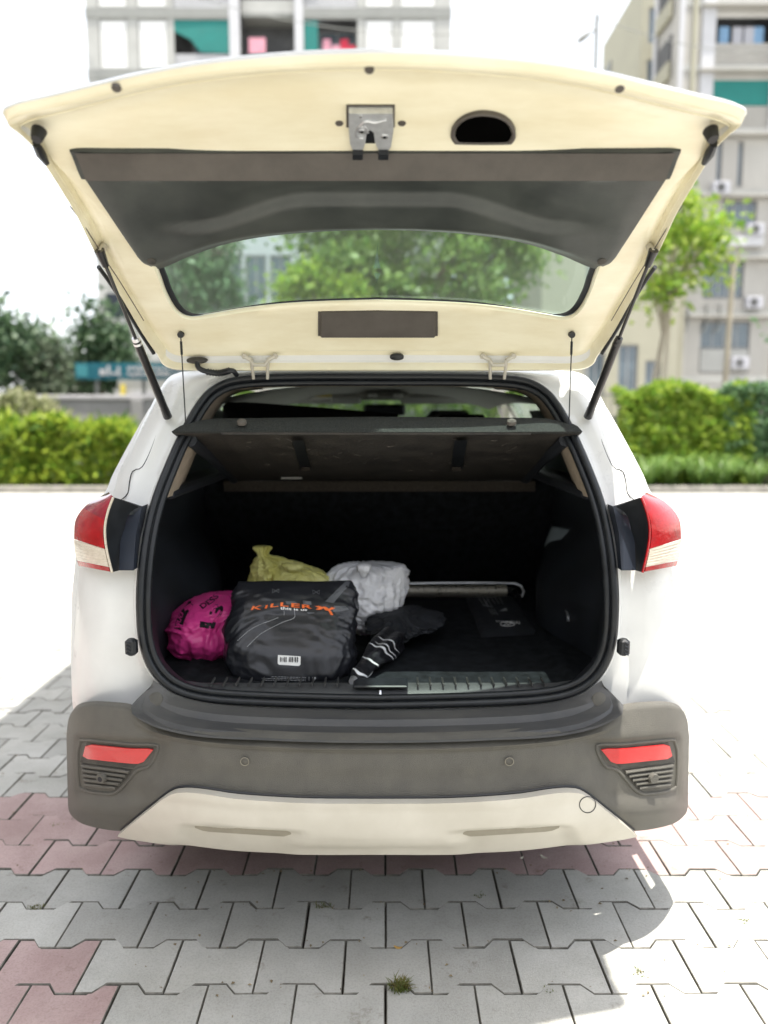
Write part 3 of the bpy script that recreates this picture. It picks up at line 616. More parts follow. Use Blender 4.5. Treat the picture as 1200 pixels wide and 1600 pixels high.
# poles
p1 = thing('utility_pole', (8.15, 18.4, .08), 'pale tapered pole with a forked top right of the slender tree', 'pole')
a_ = at(1133, 600, 18.4); b_ = at(1146, 418, 18.4)
mk('shaft', MB().tube([(a_.x, 18.4, .05), (a_.x, 18.4, a_.z), (b_.x, 18.4, b_.z)], [.075, .07, .06], 10), M['palebark'], p1, smooth=True)
for dx in (-.14, .1): mk('fork', MB().tube([(b_.x, 18.4, b_.z - .02), (b_.x + dx, 18.4, b_.z + .15), (b_.x + dx * 1.1, 18.4, b_.z + .4)], .025, 6), M['palebark'], p1)
p2 = thing('utility_pole', (6.9, 18.6, .08), 'thin pale pole between the slender tree and the forked pole', 'pole')
a_ = at(1038, 600, 18.6); b_ = at(1047, 470, 18.6); mk('shaft', MB().tube([(a_.x, 18.6, .05), (a_.x, 18.6, a_.z), (b_.x, 18.6, b_.z)], .045, 8), M['palebark'], p2, smooth=True)
lp = thing('street_lamp', (10.0, 36, 0), 'grey street lamp with a hanging head rising above the tailgate', 'street lamp')
a_ = at(933, 22, 36)
mk('pole', MB().tube([(a_.x, 36, .02), (a_.x, 36, a_.z * .6), (a_.x, 36, a_.z)], [.13, .11, .10], 8), M['tband'], lp, smooth=True)
h_ = at(915, 60, 36); j_ = at(930, 45, 36)
mk('arm', MB().tube([(a_.x, 36, j_.z), (h_.x + .15, 36, h_.z + .25)], .05, 6), M['tband'], lp)
mk('lamp_head', MB().loft([[(h_.x - .38 + .62 * u_ , 36 + w_ * math.cos(t), h_.z - .12 + .34 * u_ + w_ * .6 * math.sin(t)) for t in np.linspace(0, 6.28, 9)[:-1]] for u_, w_ in ((0, .08), (.2, .24), (.6, .25), (1, .1))], closed=True, cap=True), M['tband'], lp, smooth=True)
for i, (q0, q1, lab) in enumerate((((690, 70), (933, 36), 'thin overhead cable running left from the street lamp'), ((935, 28), (1260, 82), 'thin overhead cable running right from the street lamp'))):
    A, B = at(q0[0], q0[1], 36), at(q1[0], q1[1], 36); pts = [A.lerp(B, t) + Vector((0, 0, -.5 * 4 * t * (1 - t))) for t in np.linspace(0, 1, 14)]
    if i == 0: pts = [Vector((-18, 44, 27)).lerp(B, t) + Vector((0, 0, -2.2 * 4 * t * (1 - t))) for t in np.linspace(0, 1, 20)]
    tag(mk('cable', MB().tube(pts, .022, 4), M['tband']), lab, 'cable')
rl = thing('metal_railing', (5.0, 21.5, 0), 'thin dark metal railing behind the slender tree', 'railing')
mk('rail', MB().b2(4.9, 9.5, 21.5, 21.54, 2.10, 2.15), M['tband'], rl); mk('rail', MB().b2(4.9, 9.5, 21.5, 21.54, 1.5, 1.55), M['tband'], rl)
for i in range(24): mk('baluster', MB().b2(4.92 + i * .195, 4.945 + i * .195, 21.51, 21.53, .08, 2.1), M['tband'], rl)
for i, (x, m) in enumerate(((5.6, 'cl_b'), (6.6, 'cl_w'), (7.4, 'cl_b'))):
    t_ = thing('parked_scooter', (x, 22.6, .02), ('blue', 'white', 'pale blue')[i] + ' scooter behind the railing, ' + ('nearest to the car', 'in the middle', 'farthest right')[i], 'scooter')
    for s_ in (-.55, .55): mk('wheel', MB().disc((x + s_, 22.57, .26), (0, 1, 0), .25, .09), M['tyre'], t_, smooth=True)
    mk('body', MB().loft([[(x + xx, 22.61 + w * math.cos(t), zz + h * math.sin(t)) for t in np.linspace(0, 6.28, 9)[:-1]] for xx, zz, w, h in ((-.75, .62, .05, .05), (-.5, .65, .14, .16), (0, .5, .12, .12), (.3, .5, .12, .14), (.5, .8, .14, .25), (.6, .95, .04, .1))], closed=True, cap=True), M[m], t_, smooth=True)
    mk('handlebar', MB().tube([(x + .5, 22.35, 1.08), (x + .55, 22.6, 1.0), (x + .5, 22.87, 1.08)], .02, 6), M['strut'], t_); mk('seat', MB().b2(x - .7, x - .05, 22.5, 22.72, .80, .90, .03), M['seat'], t_)
# shade sail added out of view, outline cut to shade the left foreground
M['caster'] = mat('shade_caster_cloth', (.35, .35, .33), .9, var=.1, vscale=2)
ZC = 4.8; sh = Vector((-SUNV.x / -SUNV.z, SUNV.y / -SUNV.z))
def up2(x, y, z=ZC): return (x - SX * z, y - SD * z)
ss = thing('added_shade_caster', (-3, -2.5, 0), 'grey cloth shade sail on posts left of the viewer, added unseen to shade the foreground', 'shade sail')
poly = [(-1.93, 5.3), (-.06, 5.3), (-.06, 2.03), (.53, 2.03), (.585, 1.97), (.55, 1.88), (.47, 1.80), (.36, 1.73), (.25, 1.62), (-.3, 1.52), (-1.1, 1.5), (-1.93, 1.6)]
pts = [up2(*q) for q in poly]
mk('cloth', MB().add([(x, y, ZC) for x, y in pts] + [(x, y, ZC + .012) for x, y in pts], [tuple(range(len(pts)))[::-1], tuple(range(len(pts), 2 * len(pts)))] + [(i, (i + 1) % len(pts), len(pts) + (i + 1) % len(pts), len(pts) + i) for i in range(len(pts))]), M['caster'], ss)
for x, y in ((-2.4, -1.6), (-2.4, 3.2)): mk('post', MB().tube([(x, y, 0), (x, y, ZC)], .045, 10), M['tband'], ss, smooth=True)
for y in (.72, 3.2): mk('boom', MB().tube([(-2.4, y, ZC - .03), (-.4, y, ZC - .03)], .02, 8), M['tband'], ss, smooth=True)
mk('boom', MB().tube([(-2.4, -1.6, ZC - .03), (-2.4, 4.0, ZC - .03)], .025, 8), M['tband'], ss, smooth=True)
# ------------------------------------------------------------------ the car
car = thing('parked_car', (X0, 4.0, 0), 'white compact SUV with its tailgate raised, seen from behind', 'car')
_o = tab([(.3, 2.06), (.75, 2.06), (1.0, 2.07), (1.1, 2.09), (1.2, 2.13), (1.35, 2.20), (1.5, 2.28), (1.62, 2.35), (1.8, 2.45)], .03)
fO = lambda u, z: _o(z)
_s = tab([(.3, 2.16), (.75, 2.15), (1.0, 2.15), (1.1, 2.16), (1.2, 2.19), (1.35, 2.27), (1.5, 2.36), (1.6, 2.40), (1.8, 2.44)], .03)
fS = lambda u, z: _s(z)
opx = [(593, 584), (700, 584), (780, 586), (825, 592), (855, 608), (875, 632), (892, 662), (908, 695), (925, 735), (940, 775), (952, 820), (960, 870), (964, 920), (964, 965), (960, 1005), (948, 1040), (926, 1068), (895, 1086), (850, 1096), (780, 1101), (690, 1104), (593, 1106)]
spx = [(593, 577), (700, 577), (780, 577), (835, 578), (880, 579), (906, 582), (928, 597), (958, 652), (983, 705), (1000, 742), (1010, 772), (1050, 800), (1062, 850), (1062, 890), (1067, 950), (1071, 1020), (1073, 1080), (1066, 1125), (1030, 1190), (950, 1225), (780, 1250), (593, 1250)]
def dense(pts, k=4):
    out = []
    P = [np.array(p, float) for p in pts]; P = [2 * P[0] - P[1]] + P + [2 * P[-1] - P[-2]]
    for i in range(1, len(P) - 2):
        for j in range(k):
            t = j / k; p0, p1, p2, p3 = P[i - 1], P[i], P[i + 1], P[i + 2]
            out.append(tuple(0.5 * ((2 * p1) + (-p0 + p2) * t + (2 * p0 - 5 * p1 + 4 * p2 - p3) * t * t + (-p0 + 3 * p1 - 3 * p2 + p3) * t ** 3)))
    out.append(tuple(pts[-1])); return [(593 if abs(a - 593) < .01 else a, b) for a, b in out]
OP = [on(x, y, fO) for x, y in dense(opx)]
SI = [on(x, y, fS) for x, y in dense(spx)]
for L in (OP, SI): L[0].x = X0; L[-1].x = X0
rows = []
for t, dy in ((0, .055), (.03, .0), (.10, .018), (.22, .012), (.40, -.012), (.55, -.022), (.72, -.020), (.88, -.006), (1, .02)):
    rows.append([OP[i].lerp(SI[i], t) + Vector((0, dy, 0)) for i in range(len(OP))])
NS = len(OP)
UZ = tab([(.3, .86), (.5, .885), (.8, .90), (1.0, .895), (1.15, .872), (1.28, .828), (1.4, .775), (1.5, .725), (1.6, .665), (1.66, .62)], .02)
zr = tab([(2.3, 1.645), (2.8, 1.675), (3.5, 1.70), (4.2, 1.695), (4.6, 1.66)], .1)
def fwd(Yt, k=1.0):
    out = []
    for p_ in SI:
        u = p_.x - X0; z = p_.z; Y = max(p_.y + .02, Yt)
        if z > 1.585: z2 = z + (zr(Y) - zr(2.4)) * k; u2 = u
        else: z2 = z; u2 = u + (UZ(z) - u) * k if z > .55 or u > .7 else u
        out.append(Vector((X0 + u2, Y, z2)))
    return out
mb = MB(); mb.loft([full(r) for r in rows] + [full(fwd(0, .5)), full(fwd(2.52)), full(fwd(2.62))])
# the skirt near the bottom centre is hidden behind the bumper
body = mk('body', mb, M['paint'], car, smooth=True, ang=50)
# side panels below the belt line with wheel arches
WR, WF, RA = 2.86, 5.40, .385
for s in (1, -1):
    rws = []
    for Y in np.arange(2.60, 6.01, .05):
        zb = .33
        for wc in (WR, WF):
            if abs(Y - wc) < RA: zb = max(zb, .33 + math.sqrt(RA ** 2 - (Y - wc) ** 2))
        nose = max(0, (Y - 5.3) / .7) ** 2 * .22
        rws.append([Vector((X0 + s * (UZ(zz) - nose), Y, zz)) for zz in np.linspace(min(1.23, 1.23 - max(0, Y - 4.6) * .12), zb, 14)])
    mk('side_panel', MB().loft(rws), M['paint'], car, smooth=True)
    arch = [Vector((X0 + s * (UZ(.33 + RA * math.sin(a)) + .004), wc + (RA) * math.cos(a), .33 + (RA) * math.sin(a))) for wc in (WR,) for a in np.linspace(0, math.pi, 24)]
    for wc in (WR, WF): mk('wheel_arch', MB().tube([Vector((X0 + s * .885, wc + RA * math.cos(a), .33 + RA * math.sin(a))) for a in np.linspace(-.05, math.pi + .05, 24)], .028, 8), M['bumper_dk'], car, smooth=True)
    # greenhouse: pillars and glass on the tumblehome
    def strip(Y0, Y1, z0, z1, m, name, off=0., slope=0.):
        q = MB(); q.loft([[Vector((X0 + s * (UZ(zz) + off), yy + slope * (zz - z0), zz)) for zz in np.linspace(z0, z1, 8)] for yy in np.linspace(Y0, Y1, 6)]); return mk(name, q, M[m], car, smooth=True)
    strip(2.60, 2.96, 1.23, 1.60, 'rubber', 'pillar'); strip(2.962, 3.30, 1.23, 1.60, 'wglass', 'side_window')
    strip(3.302, 3.42, 1.23, 1.60, 'rubber', 'pillar'); strip(3.422, 4.10, 1.23, 1.60, 'wglass', 'side_window'); strip(4.102, 4.22, 1.23, 1.60, 'rubber', 'pillar')
    strip(4.222, 4.95, 1.23, 1.60, 'wglass', 'side_window', slope=-1.2); strip(4.952, 5.10, 1.20, 1.62, 'rubber', 'pillar', slope=-1.4)
    mk('sill_cladding', MB().b2(X0 + s * .80, X0 + s * .875, 3.28, 5.0, .22, .36, .02), M['bumper_dk'], car)
    mr_ = mk('door_mirror', MB().loft([[(X0 + s * (.86 + u_), 4.72 + w_ * math.cos(t), 1.22 + w_ * .7 * math.sin(t)) for t in np.linspace(0, 6.28, 11)[:-1]] for u_, w_ in ((0, .03), (.05, .05), (.07, .10), (.2, .10), (.24, .06))], closed=True, cap=True), M['paint'], car, smooth=True)
    rail = mk('roof_rail', MB().tube([(X0 + s * .60, y_, zr(y_) + dz_) for y_, dz_ in ((2.62, -.03), (2.75, .02), (3.4, .03), (4.1, .02), (4.3, -.04))], .016, 8), M['strut'], car, smooth=True)
    for wc in (WR, WF):
        tr = mk('wheel', MB().loft([[(X0 + s * uu, wc + rr * math.cos(t), .325 + rr * math.sin(t)) for t in np.linspace(0, 2 * math.pi, 41)[:-1]] for uu, rr in ((.66, .2), (.665, .30), (.69, .325), (.83, .325), (.855, .30), (.855, .215))], closed=True), M['tyre'], car, smooth=True)
        rm = MB().disc((X0 + s * .80, wc, .325), (s, 0, 0), .215, .03)
        for k in range(5):
            a = k * 2 * math.pi / 5; rm.box((X0 + s * .84, wc + .1 * math.cos(a), .325 + .1 * math.sin(a)), (.03, .2, .05), Matrix.Rotation(a, 3, 'X'), .008)
        mk('rim', rm, M['rim'], tr)
rf = MB(); rf.loft([[Vector((X0 + u, Y, zr(Y) - .062 * (abs(u) / .64) ** 3)) for u in np.linspace(-.645, .645, 25)] for Y in np.linspace(2.615, 4.45, 18)])
mk('roof', rf, M['paint'], car, smooth=True)
ws = MB(); ws.loft([[Vector((X0 + u * (1 + .28 * t), 4.47 + .78 * t - .10 * (u / .6) ** 2 * (1), 1.665 - .56 * t - .03 * (u / .6) ** 2)) for u in np.linspace(-.60, .60, 15)] for t in np.linspace(0, 1, 9)])
mk('windscreen', ws, M['wglass'], car, smooth=True)
hd = MB(); hd.loft([[Vector((X0 + u * (1 - .14 * t * t), 5.24 + .82 * t, 1.09 - .10 * t - .22 * t ** 4 - .05 * (u / .8) ** 2)) for u in np.linspace(-.80, .80, 15)] for t in np.linspace(0, 1, 10)])
mk('bonnet', hd, M['paint'], car, smooth=True)
fb = MB(); fb.loft([[Vector((X0 + u * (.86 + .04 * math.sin(t * 3.1)), 6.05 + .12 * math.sin(t * 3.14) * (1 - (u / .8) ** 2), .78 - .48 * t)) for u in np.linspace(-.80, .80, 15)] for t in np.linspace(0, 1, 8)])
mk('front_bumper', fb, M['bumper_dk'], car, smooth=True)
mk('underbody', MB().b2(X0 - .80, X0 + .80, 2.15, 5.95, .33, .36), M['rubber'], car)

# seal round the opening: two lips
def inset(L, d, dy):
    """shift opening contour towards its centre by d and forward by dy"""
    c = Vector((X0, 0, 1.15)); out = []
    for i, p_ in enumerate(L):
        a = L[max(i - 1, 0)]; b = L[min(i + 1, len(L) - 1)]; t = Vector((b.x - a.x, 0, b.z - a.z))
        n = Vector((t.z, 0, -t.x)); 
        if n.length > 0: n.normalize()
        if n.dot(Vector((c.x - p_.x, 0, c.z - p_.z))) < 0: n = -n
        if i in (0, len(L) - 1): n = Vector((0, 0, -1 if i == 0 else 1))
        out.append(p_ + n * d + Vector((0, dy, 0)))
    return out
def ringpts(L): r = full(L); return r + [mir(p_) for p_ in []]
def closedring(L):
    R_ = list(L); Lf = [mir(p_) for p_ in reversed(L)]
    return R_ + Lf[1:-1]
sl_ = mk('door_seal', MB().tube(closedring(inset(OP, .009, -.004)), .0105, 10, closed=True), M['rubber'], car, smooth=True)
mk('seal_lip', MB().tube(closedring(inset(OP, .027, .004)), .0095, 10, closed=True), M['rubber'], sl_, smooth=True)
mk('seal_lip', MB().tube(closedring(inset(OP, .020, .012)), .014, 8, closed=True), M['rubber'], sl_, smooth=True)

# ---- interior shell
IN = inset(OP, .030, .02)
isp = next(i for i, p_ in enumerate(IN) if p_.z < 1.30); ibt = next(i for i, p_ in enumerate(IN) if p_.z < .775)
ZF = .72
bulge = lambda Y, z: .12 * math.exp(-((Y - 2.86) / .33) ** 2) * max(0, min(1, (1.08 - z) / .2))
for s in (1, -1):
    side = IN[isp:ibt + 3]; rws = []
    for Y in (None, 2.16, 2.25, 2.4, 2.55, 2.7, 2.85, 3.0, 3.15, 3.3, 3.5):
        r = []
        for p_ in side:
            u = p_.x - X0; yy = p_.y if Y is None else max(Y, p_.y + .03)
            w = 0 if Y is None else min(1, (yy - p_.y) / .3)
            uu = u + (.775 - .05 * max(0, (1.0 - p_.z)) - u) * w * .9 - bulge(yy, p_.z) - w * .03 * max(0, math.sin((p_.z - .7) * 9)) 
            z = p_.z + (.0 if Y is None else (min(0, ZF - p_.z) if p_ is side[-1] else 0))
            r.append(Vector((X0 + s * uu, yy, z)))
        rws.append(r)
    lt = mk('cargo_side_trim', MB().loft(rws, flip=s < 0), M['black'], car, smooth=True)
    # upper D pillar trim, beige, and the black ledge over the side trim
    up_ = IN[8:isp + 2]
    mk('pillar_trim', MB().loft([[Vector((X0 + s * (p_.x - X0 + d), p_.y + dy, p_.z)) for p_ in up_] for d, dy in ((0, 0), (-.003, .05), (.0, .12), (.02, .22), (.04, .34))]), M['headliner'], car, smooth=True)
    mk('quarter_trim', MB().loft([[Vector((X0 + s * u_, y_, z_)) for y_ in (2.36, 2.6, 3.0, 3.35)] for u_, z_ in ((.72, 1.27), (.70, 1.40), (.645, 1.53))]), M['black'], car, smooth=True)
    mk('side_ledge', MB().b2(X0 + s * .60, X0 + s * .73, 2.24, 3.5, 1.262, 1.292, .008), M['black'], car)
    mk('tie_down_hook', MB().tube([(X0 + s * .655, 2.62 + .03 * math.cos(t), .80 + .03 * math.sin(t)) for t in np.linspace(0, 3.14, 9)], .005, 6), M['metal'], lt, smooth=True)
hl_edge = IN[:12]
mk('headliner_edge', MB().loft([full([Vector((p_.x, p_.y + dy, p_.z - dz)) for p_ in hl_edge]) for dy, dz in ((0, 0), (.04, .006), (.10, .004), (.17, -.01))]), M['headliner'], car, smooth=True)
mk('headliner', MB().loft([[Vector((X0 + u, Y, zr(Y) - .055 - .07 * (abs(u) / .6) ** 3)) for u in np.linspace(-.62, .62, 21)] for Y in np.linspace(2.50, 4.42, 12)]), M['liner_gr'], car, smooth=True)
fl = mk('cargo_floor', MB().b2(X0 - .74, X0 + .74, 2.13, 3.55, .60, ZF - .006), M['carpet'], car)
mt = MB(); mt.loft([[Vector((X0 + u, Y, ZF - .003 + .004 * noise.noise((u * 6, Y * 5, 0)) + (.012 if abs(u) > .56 else 0))) for u in (-.60, -.57, -.55, -.45, -.3, -.15, 0, .15, .3, .45, .55, .57, .60)] for Y in np.linspace(2.165, 3.44, 22)])
mk('floor_mat', mt, M['carpet'], car, smooth=True)
sb = mk('rear_seatback', MB().loft([[Vector((X0 + u, y + .03 * (u / .64) ** 4, z)) for u in np.linspace(-.76, .76, 21)] for y, z in ((3.46, .70), (3.40, .85), (3.31, 1.05), (3.245, 1.19), (3.235, 1.215), (3.25, 1.24), (3.34, 1.25))]), M['carpet'], car, smooth=True)
q0 = [at(px, 768, 3.225) for px in np.linspace(350, 836, 12)]; q1 = [at(px, 752, 3.232) for px in np.linspace(349, 837, 12)]
mk('seat_top_strip', MB().loft([q0, q1, [p_ + Vector((0, .05, .002)) for p_ in q1]]), M['carpet_br'], car)
for x, w, h in ((.36, .26, 1.515), (-.36, .26, 1.50)):
    mk('headrest', MB().box((X0 + x, 3.42, h - .09), (w, .10, .18), bev=.04), M['seat'], car)
for x in (.37, -.37):
    st = mk('front_seat', MB().box((X0 + x, 4.25, 1.02), (.50, .14, .72), Matrix.Rotation(.18, 3, 'X'), .06), M['seat'], car); mk('headrest', MB().box((X0 + x, 4.20, 1.455), (.26, .10, .17), bev=.04), M['seat'], st)
mk('dashboard', MB().loft([[Vector((X0 + u, y, z)) for u in np.linspace(-.70, .70, 9)] for y, z in ((4.70, .8), (4.72, 1.10), (4.85, 1.17), (5.2, 1.12))]), M['black'], car, smooth=True)
mk('steering_wheel', MB().tube([(X0 + .37 + .18 * math.cos(t), 4.62 + .06 * math.sin(t), 1.12 + .17 * math.sin(t)) for t in np.linspace(0, 6.28, 25)[:-1]], .015, 8, closed=True), M['black'], car, smooth=True)
# sun visors, label, roof lamp, cabin mirror
for x in (-.33, .33): 
    v = mk('sun_visor', MB().box((X0 + x, 4.36, 1.605), (.44, .14, .025), Matrix.Rotation(-.25, 3, 'X'), .01), M['liner_gr'], car)
    if x < 0: mk('visor_label', MB().box((X0 + x, 4.283, 1.612), (.12, .004, .035), None), M['paper'], v); mk('visor_label_top', MB().box((X0 + x, 4.280, 1.622), (.12, .004, .014), None), M['yellow_l'], v)
lm = mk('roof_console', MB().box((X0 + .02, 4.05, 1.612), (.26, .22, .04), None, .015), M['liner_gr'], car); 
for x in (-.06, .07): mk('lamp_lens', MB().box((X0 + .02 + x, 3.937, 1.612), (.05, .01, .02), None, .004), M['paper'], lm)
mk('cabin_mirror', MB().box((X0 + .02, 4.42, 1.545), (.24, .03, .065), None, .02), M['black'], car)
# dark folded board lying on the seat behind the shelf (left)
p_a, p_b = at(352, 628, 3.1), at(620, 648, 3.1)
bd_ = MB(); bd_.loft([[at(348, 655, 3.02), at(348, 634, 3.02), at(356, 628, 3.02), at(400, 629, 3.02), at(520, 638, 3.02), at(622, 647, 3.02), at(622, 655, 3.02)], [p_ + Vector((0, .03, 0)) for p_ in (at(348, 655, 3.02), at(348, 634, 3.02), at(356, 628, 3.02), at(400, 629, 3.02), at(520, 638, 3.02), at(622, 647, 3.02), at(622, 655, 3.02))]], closed=True, cap=True)
tag(mk('folded_sunshade', bd_, M['seat']), 'dark folded sunshade board lying behind the raised parcel shelf', 'sunshade')

# ---- sill trim and striker
sill = MB(); A_ = [on(x, y, fO, -.035) for x, y in lin([(593, 1092), (850, 1089), (900, 1080), (925, 1060)], 14)]; A_[0].x = X0
B_ = [Vector((X0 + (p_.x - X0) * .985, 2.165, ZF + .012)) for p_ in A_]
SILR = (.075, .047)
q = []
for t in (0, .12, .5, .9, 1.0): q.append([A_[i].lerp(B_[i], t) + Vector((0, 0, .010 * math.sin(math.pi * min(1, t * 1.1)))) for i in range(len(A_))])
q.append([p_ + Vector((0, .01, -.02)) for p_ in q[-1]])
sillo = mk('cargo_sill', MB().loft([full(r) for r in q], flip=True), M['sill'], car, smooth=True)
for i in range(11):
    for s in (1, -1):
        if s < 0: pass
        x = .115 + i * .036; mk('sill_rib', MB().box((X0 + s * x, 2.135, ZF + .0255), (.0045, .060, .010), None, .0015), M['ledge'], sillo)
sl0, sl1 = at(552, 1085, 2.12), at(637, 1085, 2.12)
mk('latch_recess', MB().box(((sl0.x + sl1.x) / 2, 2.127, ZF + .0245), (sl1.x - sl0.x, .070, .008), None, .003), M['rubber'], sillo)
mk('striker', MB().tube([at(594, 1096, 2.085), at(594, 1080, 2.10), at(594, 1080, 2.12), at(593, 1088, 2.14)], .0042, 8), M['metal'], sillo, smooth=True)

# ---- bumper
_pl = tab([(0, 1.87), (.3, 1.876), (.5, 1.897), (.65, 1.93), (.75, 1.965), (.82, 2.005), (.87, 2.06), (.90, 2.14), (.92, 2.28), (1.1, 2.9)], .02)
_pr = tab([(.2, .13), (.30, .085), (.36, .045), (.42, .012), (.48, .002), (.60, .0), (.66, .008), (.72, .03), (.8, .07)], .012)
fB = lambda u, z: _pl(u) + _pr(z)
_px = tab([(593, 1.87), (760, 1.88), (870, 1.902), (950, 1.94), (1000, 1.972), (1035, 2.005), (1056, 2.045), (1068, 2.085), (1077, 2.15), (1090, 2.22)], 6)
_on0 = on
fBr = lambda u, z: 0
def on(px, py, f, off=0.0):
    if f is fBr:
        tt = float(np.interp(px, [q_[0] for q_ in topx], [q_[1] for q_ in topx])); bb = float(np.interp(px, [q_[0] for q_ in botx], [q_[1] for q_ in botx]))
        return on(px, py, fB, off - brel(px, py, (py - tt) / (bb - tt)))
    if f is not fB: return _on0(px, py, f, off)
    Y = _px(px)
    for _ in range(6): Y = _px(px) + _pr(at(px, py, Y).z)
    p = at(px, py, Y)
    if px == 593: p.x = X0
    p.y -= off
    return p
topx = [(593, 1160), (680, 1159), (760, 1156), (840, 1150), (900, 1142), (940, 1131), (962, 1118), (977, 1107), (1010, 1103), (1040, 1102), (1062, 1107), (1073, 1122), (1077, 1150)]
botx = [(593, 1322), (680, 1322), (760, 1320), (840, 1316), (900, 1310), (940, 1304), (965, 1301), (985, 1299), (1010, 1297), (1040, 1291), (1058, 1284), (1070, 1272), (1075, 1255)]
nC = 97
def brel(px, py, t):
    x = px
    # upper roll, then a crisp crease and the concave face; the corner pocket is sunk and framed by a rounded rim
    r = .016 * sstep(.07, .13, t) * (1 - sstep(.34, .62, t)) * (1 - sstep(930, 985, x)) + .030 * (1 - sstep(.0, .10, t)) * (1 - sstep(900, 970, x))
    pk_ = sstep(918, 948, x + (py - 1200) * -.35) * (1 - sstep(1056, 1068, x)) * sstep(1150, 1166, py + (x - 990) * .09) * (1 - sstep(1240, 1262, py + (x - 990) * .05))
    r += .014 * pk_
    r -= .006 * math.exp(-((py + (x - 990) * .06 - 1270) / 9) ** 2) * sstep(960, 1000, x)
    return r
def sstep(a, b, v): t = min(1, max(0, (v - a) / (b - a))); return t * t * (3 - 2 * t)
T = cr(topx, nC); Bt = cr(botx, nC); rws = []
for k in range(41):
    t = k / 40; r = []
    for i in range(nC):
        px = T[i][0] + (Bt[i][0] - T[i][0]) * t; py = T[i][1] + (Bt[i][1] - T[i][1]) * t
        # a soft waist between the upper roll and the lower flare
        rel = brel(px, py, t)
        p_ = on(593 if i == 0 else px, py, fB, -rel)
        r.append(p_)
    e = r[-1]; r += [Vector((e.x + .006 * (1 - d * 2), e.y + d, e.z)) for d in (.05, .14, .26, .42)]
    rws.append(r)
first = [p_ + Vector((0, .02, .004)) for p_ in rws[0]]; last = [p_ + Vector((0, .12, .01)) for p_ in rws[-1]]
bmp = mk('rear_bumper', MB().loft([full(r) for r in [first] + rws + [last]]), M['bumper'], car, smooth=True, ang=60)
# ledge between bumper face and seal, with the two corner wings
lo_ = cr([(593, 1160), (680, 1159), (760, 1156), (840, 1150), (900, 1142), (940, 1131), (964, 1119), (976, 1108), (972, 1100), (958, 1085), (942, 1070)], 40)
li_ = cr([(593, 1107), (670, 1106), (740, 1104), (800, 1101), (850, 1096), (885, 1089), (905, 1082), (915, 1077), (922, 1072), (930, 1066), (938, 1061)], 40)
OUT = [on(593 if i == 0 else x, y - 1.5, fB, .007 + .012 * sstep(14, 24, i)) for i, (x, y) in enumerate(lo_)]; INN = [on(593 if i == 0 else x, y, fO, .012) for i, (x, y) in enumerate(li_)]
for i in range(27, 40): OUT[i] = on(lo_[i][0], lo_[i][1], lambda u, z: fB(u, min(z, .70)) + (2.05 - fB(u, .70)) * min(1, max(0, (z - .705) / .05)), .012)
q = []
for t, dz, dy in ((0, 0, 0), (.16, .006, 0), (.36, .004, 0), (.42, -.010, 0), (.70, -.008, 0), (.74, -.018, 0), (.97, -.004, 0), (1, 0, .012)):
    q.append([INN[i].lerp(OUT[i], t) + Vector((0, dy, dz * (1 if i < 30 else max(0, 1 - (i - 30) / 8)))) for i in range(40)])
ledge = mk('bumper_ledge', MB().loft([full(r) for r in q]), M['ledge'], bmp, smooth=True, ang=30)
for s in (1, -1):
    c = on(937, 1092, lambda u, z: 2.0, 0); c = Vector((X0 + s * (c.x - X0), c.y, c.z))
    i0 = min(range(40), key=lambda i: abs(lo_[i][1] - 1092) + abs(lo_[i][0] - 966) * .2)
    cc = (INN[i0] + OUT[i0]) / 2 if False else None
fW = lambda u, z: 2.0
def wingpt(px, py):
    # nearest point of the ledge surface under this pixel, by scanning the loft
    best = None
    for r in q:
        for p_ in r:
            fw = p_.y * CP - (p_.z - H) * SP; up = p_.y * SP + (p_.z - H) * CP; d = (600 + p_.x / fw * 1200 - px) ** 2 + (800 - up / fw * 1200 - py) ** 2
            if best is None or d < best[0]: best = (d, p_)
    return at(px, py, best[1].y)
wc_ = wingpt(937, 1093)
for s in (1, -1):
    c = wc_ if s > 0 else mir(wc_); mk('bumper_plug', MB().disc(c + Vector((0, .004, -.004)), (0, -.75, .55), .021, .009), M['bumper'], bmp, smooth=True)

def patch(rowsPx, f, off, n, m, name, parent, thick=.006, both=True, relief=None, bright=None):
    out = []
    for s in ((1, -1) if both else (1,)):
        rr = []
        R_ = [lin(r, n) for r in rowsPx]
        for k, r in enumerate(R_):
            row = []
            for i, (x, y) in enumerate(r):
                p_ = on(x, y, f, off + (relief(x, y) if relief else 0)); row.append(p_ if s > 0 else mir(p_))
            rr.append(row)
        rr = [[p_ + Vector((0, thick, 0)) for p_ in rr[0]]] + rr + [[p_ + Vector((0, thick, 0)) for p_ in rr[-1]]]
        mb_ = MB().loft(rr, flip=s < 0)
        L = [r[0] for r in rr[1:-1]]; Rr = [r[-1] for r in rr[1:-1]]
        for e in (L, Rr): mb_.loft([e, [p_ + Vector((0, thick, 0)) for p_ in e]])
        out.append(mk(name, mb_, M[m], parent, smooth=True, ang=35))
    return out
def rowsbetween(top, bot, k): 
    n = 24; a = lin(top, n); b = lin(bot, n)
    return [[(a[i][0] + (b[i][0] - a[i][0]) * t, a[i][1] + (b[i][1] - a[i][1]) * t) for i in range(n)] for t in np.linspace(0, 1, k)]
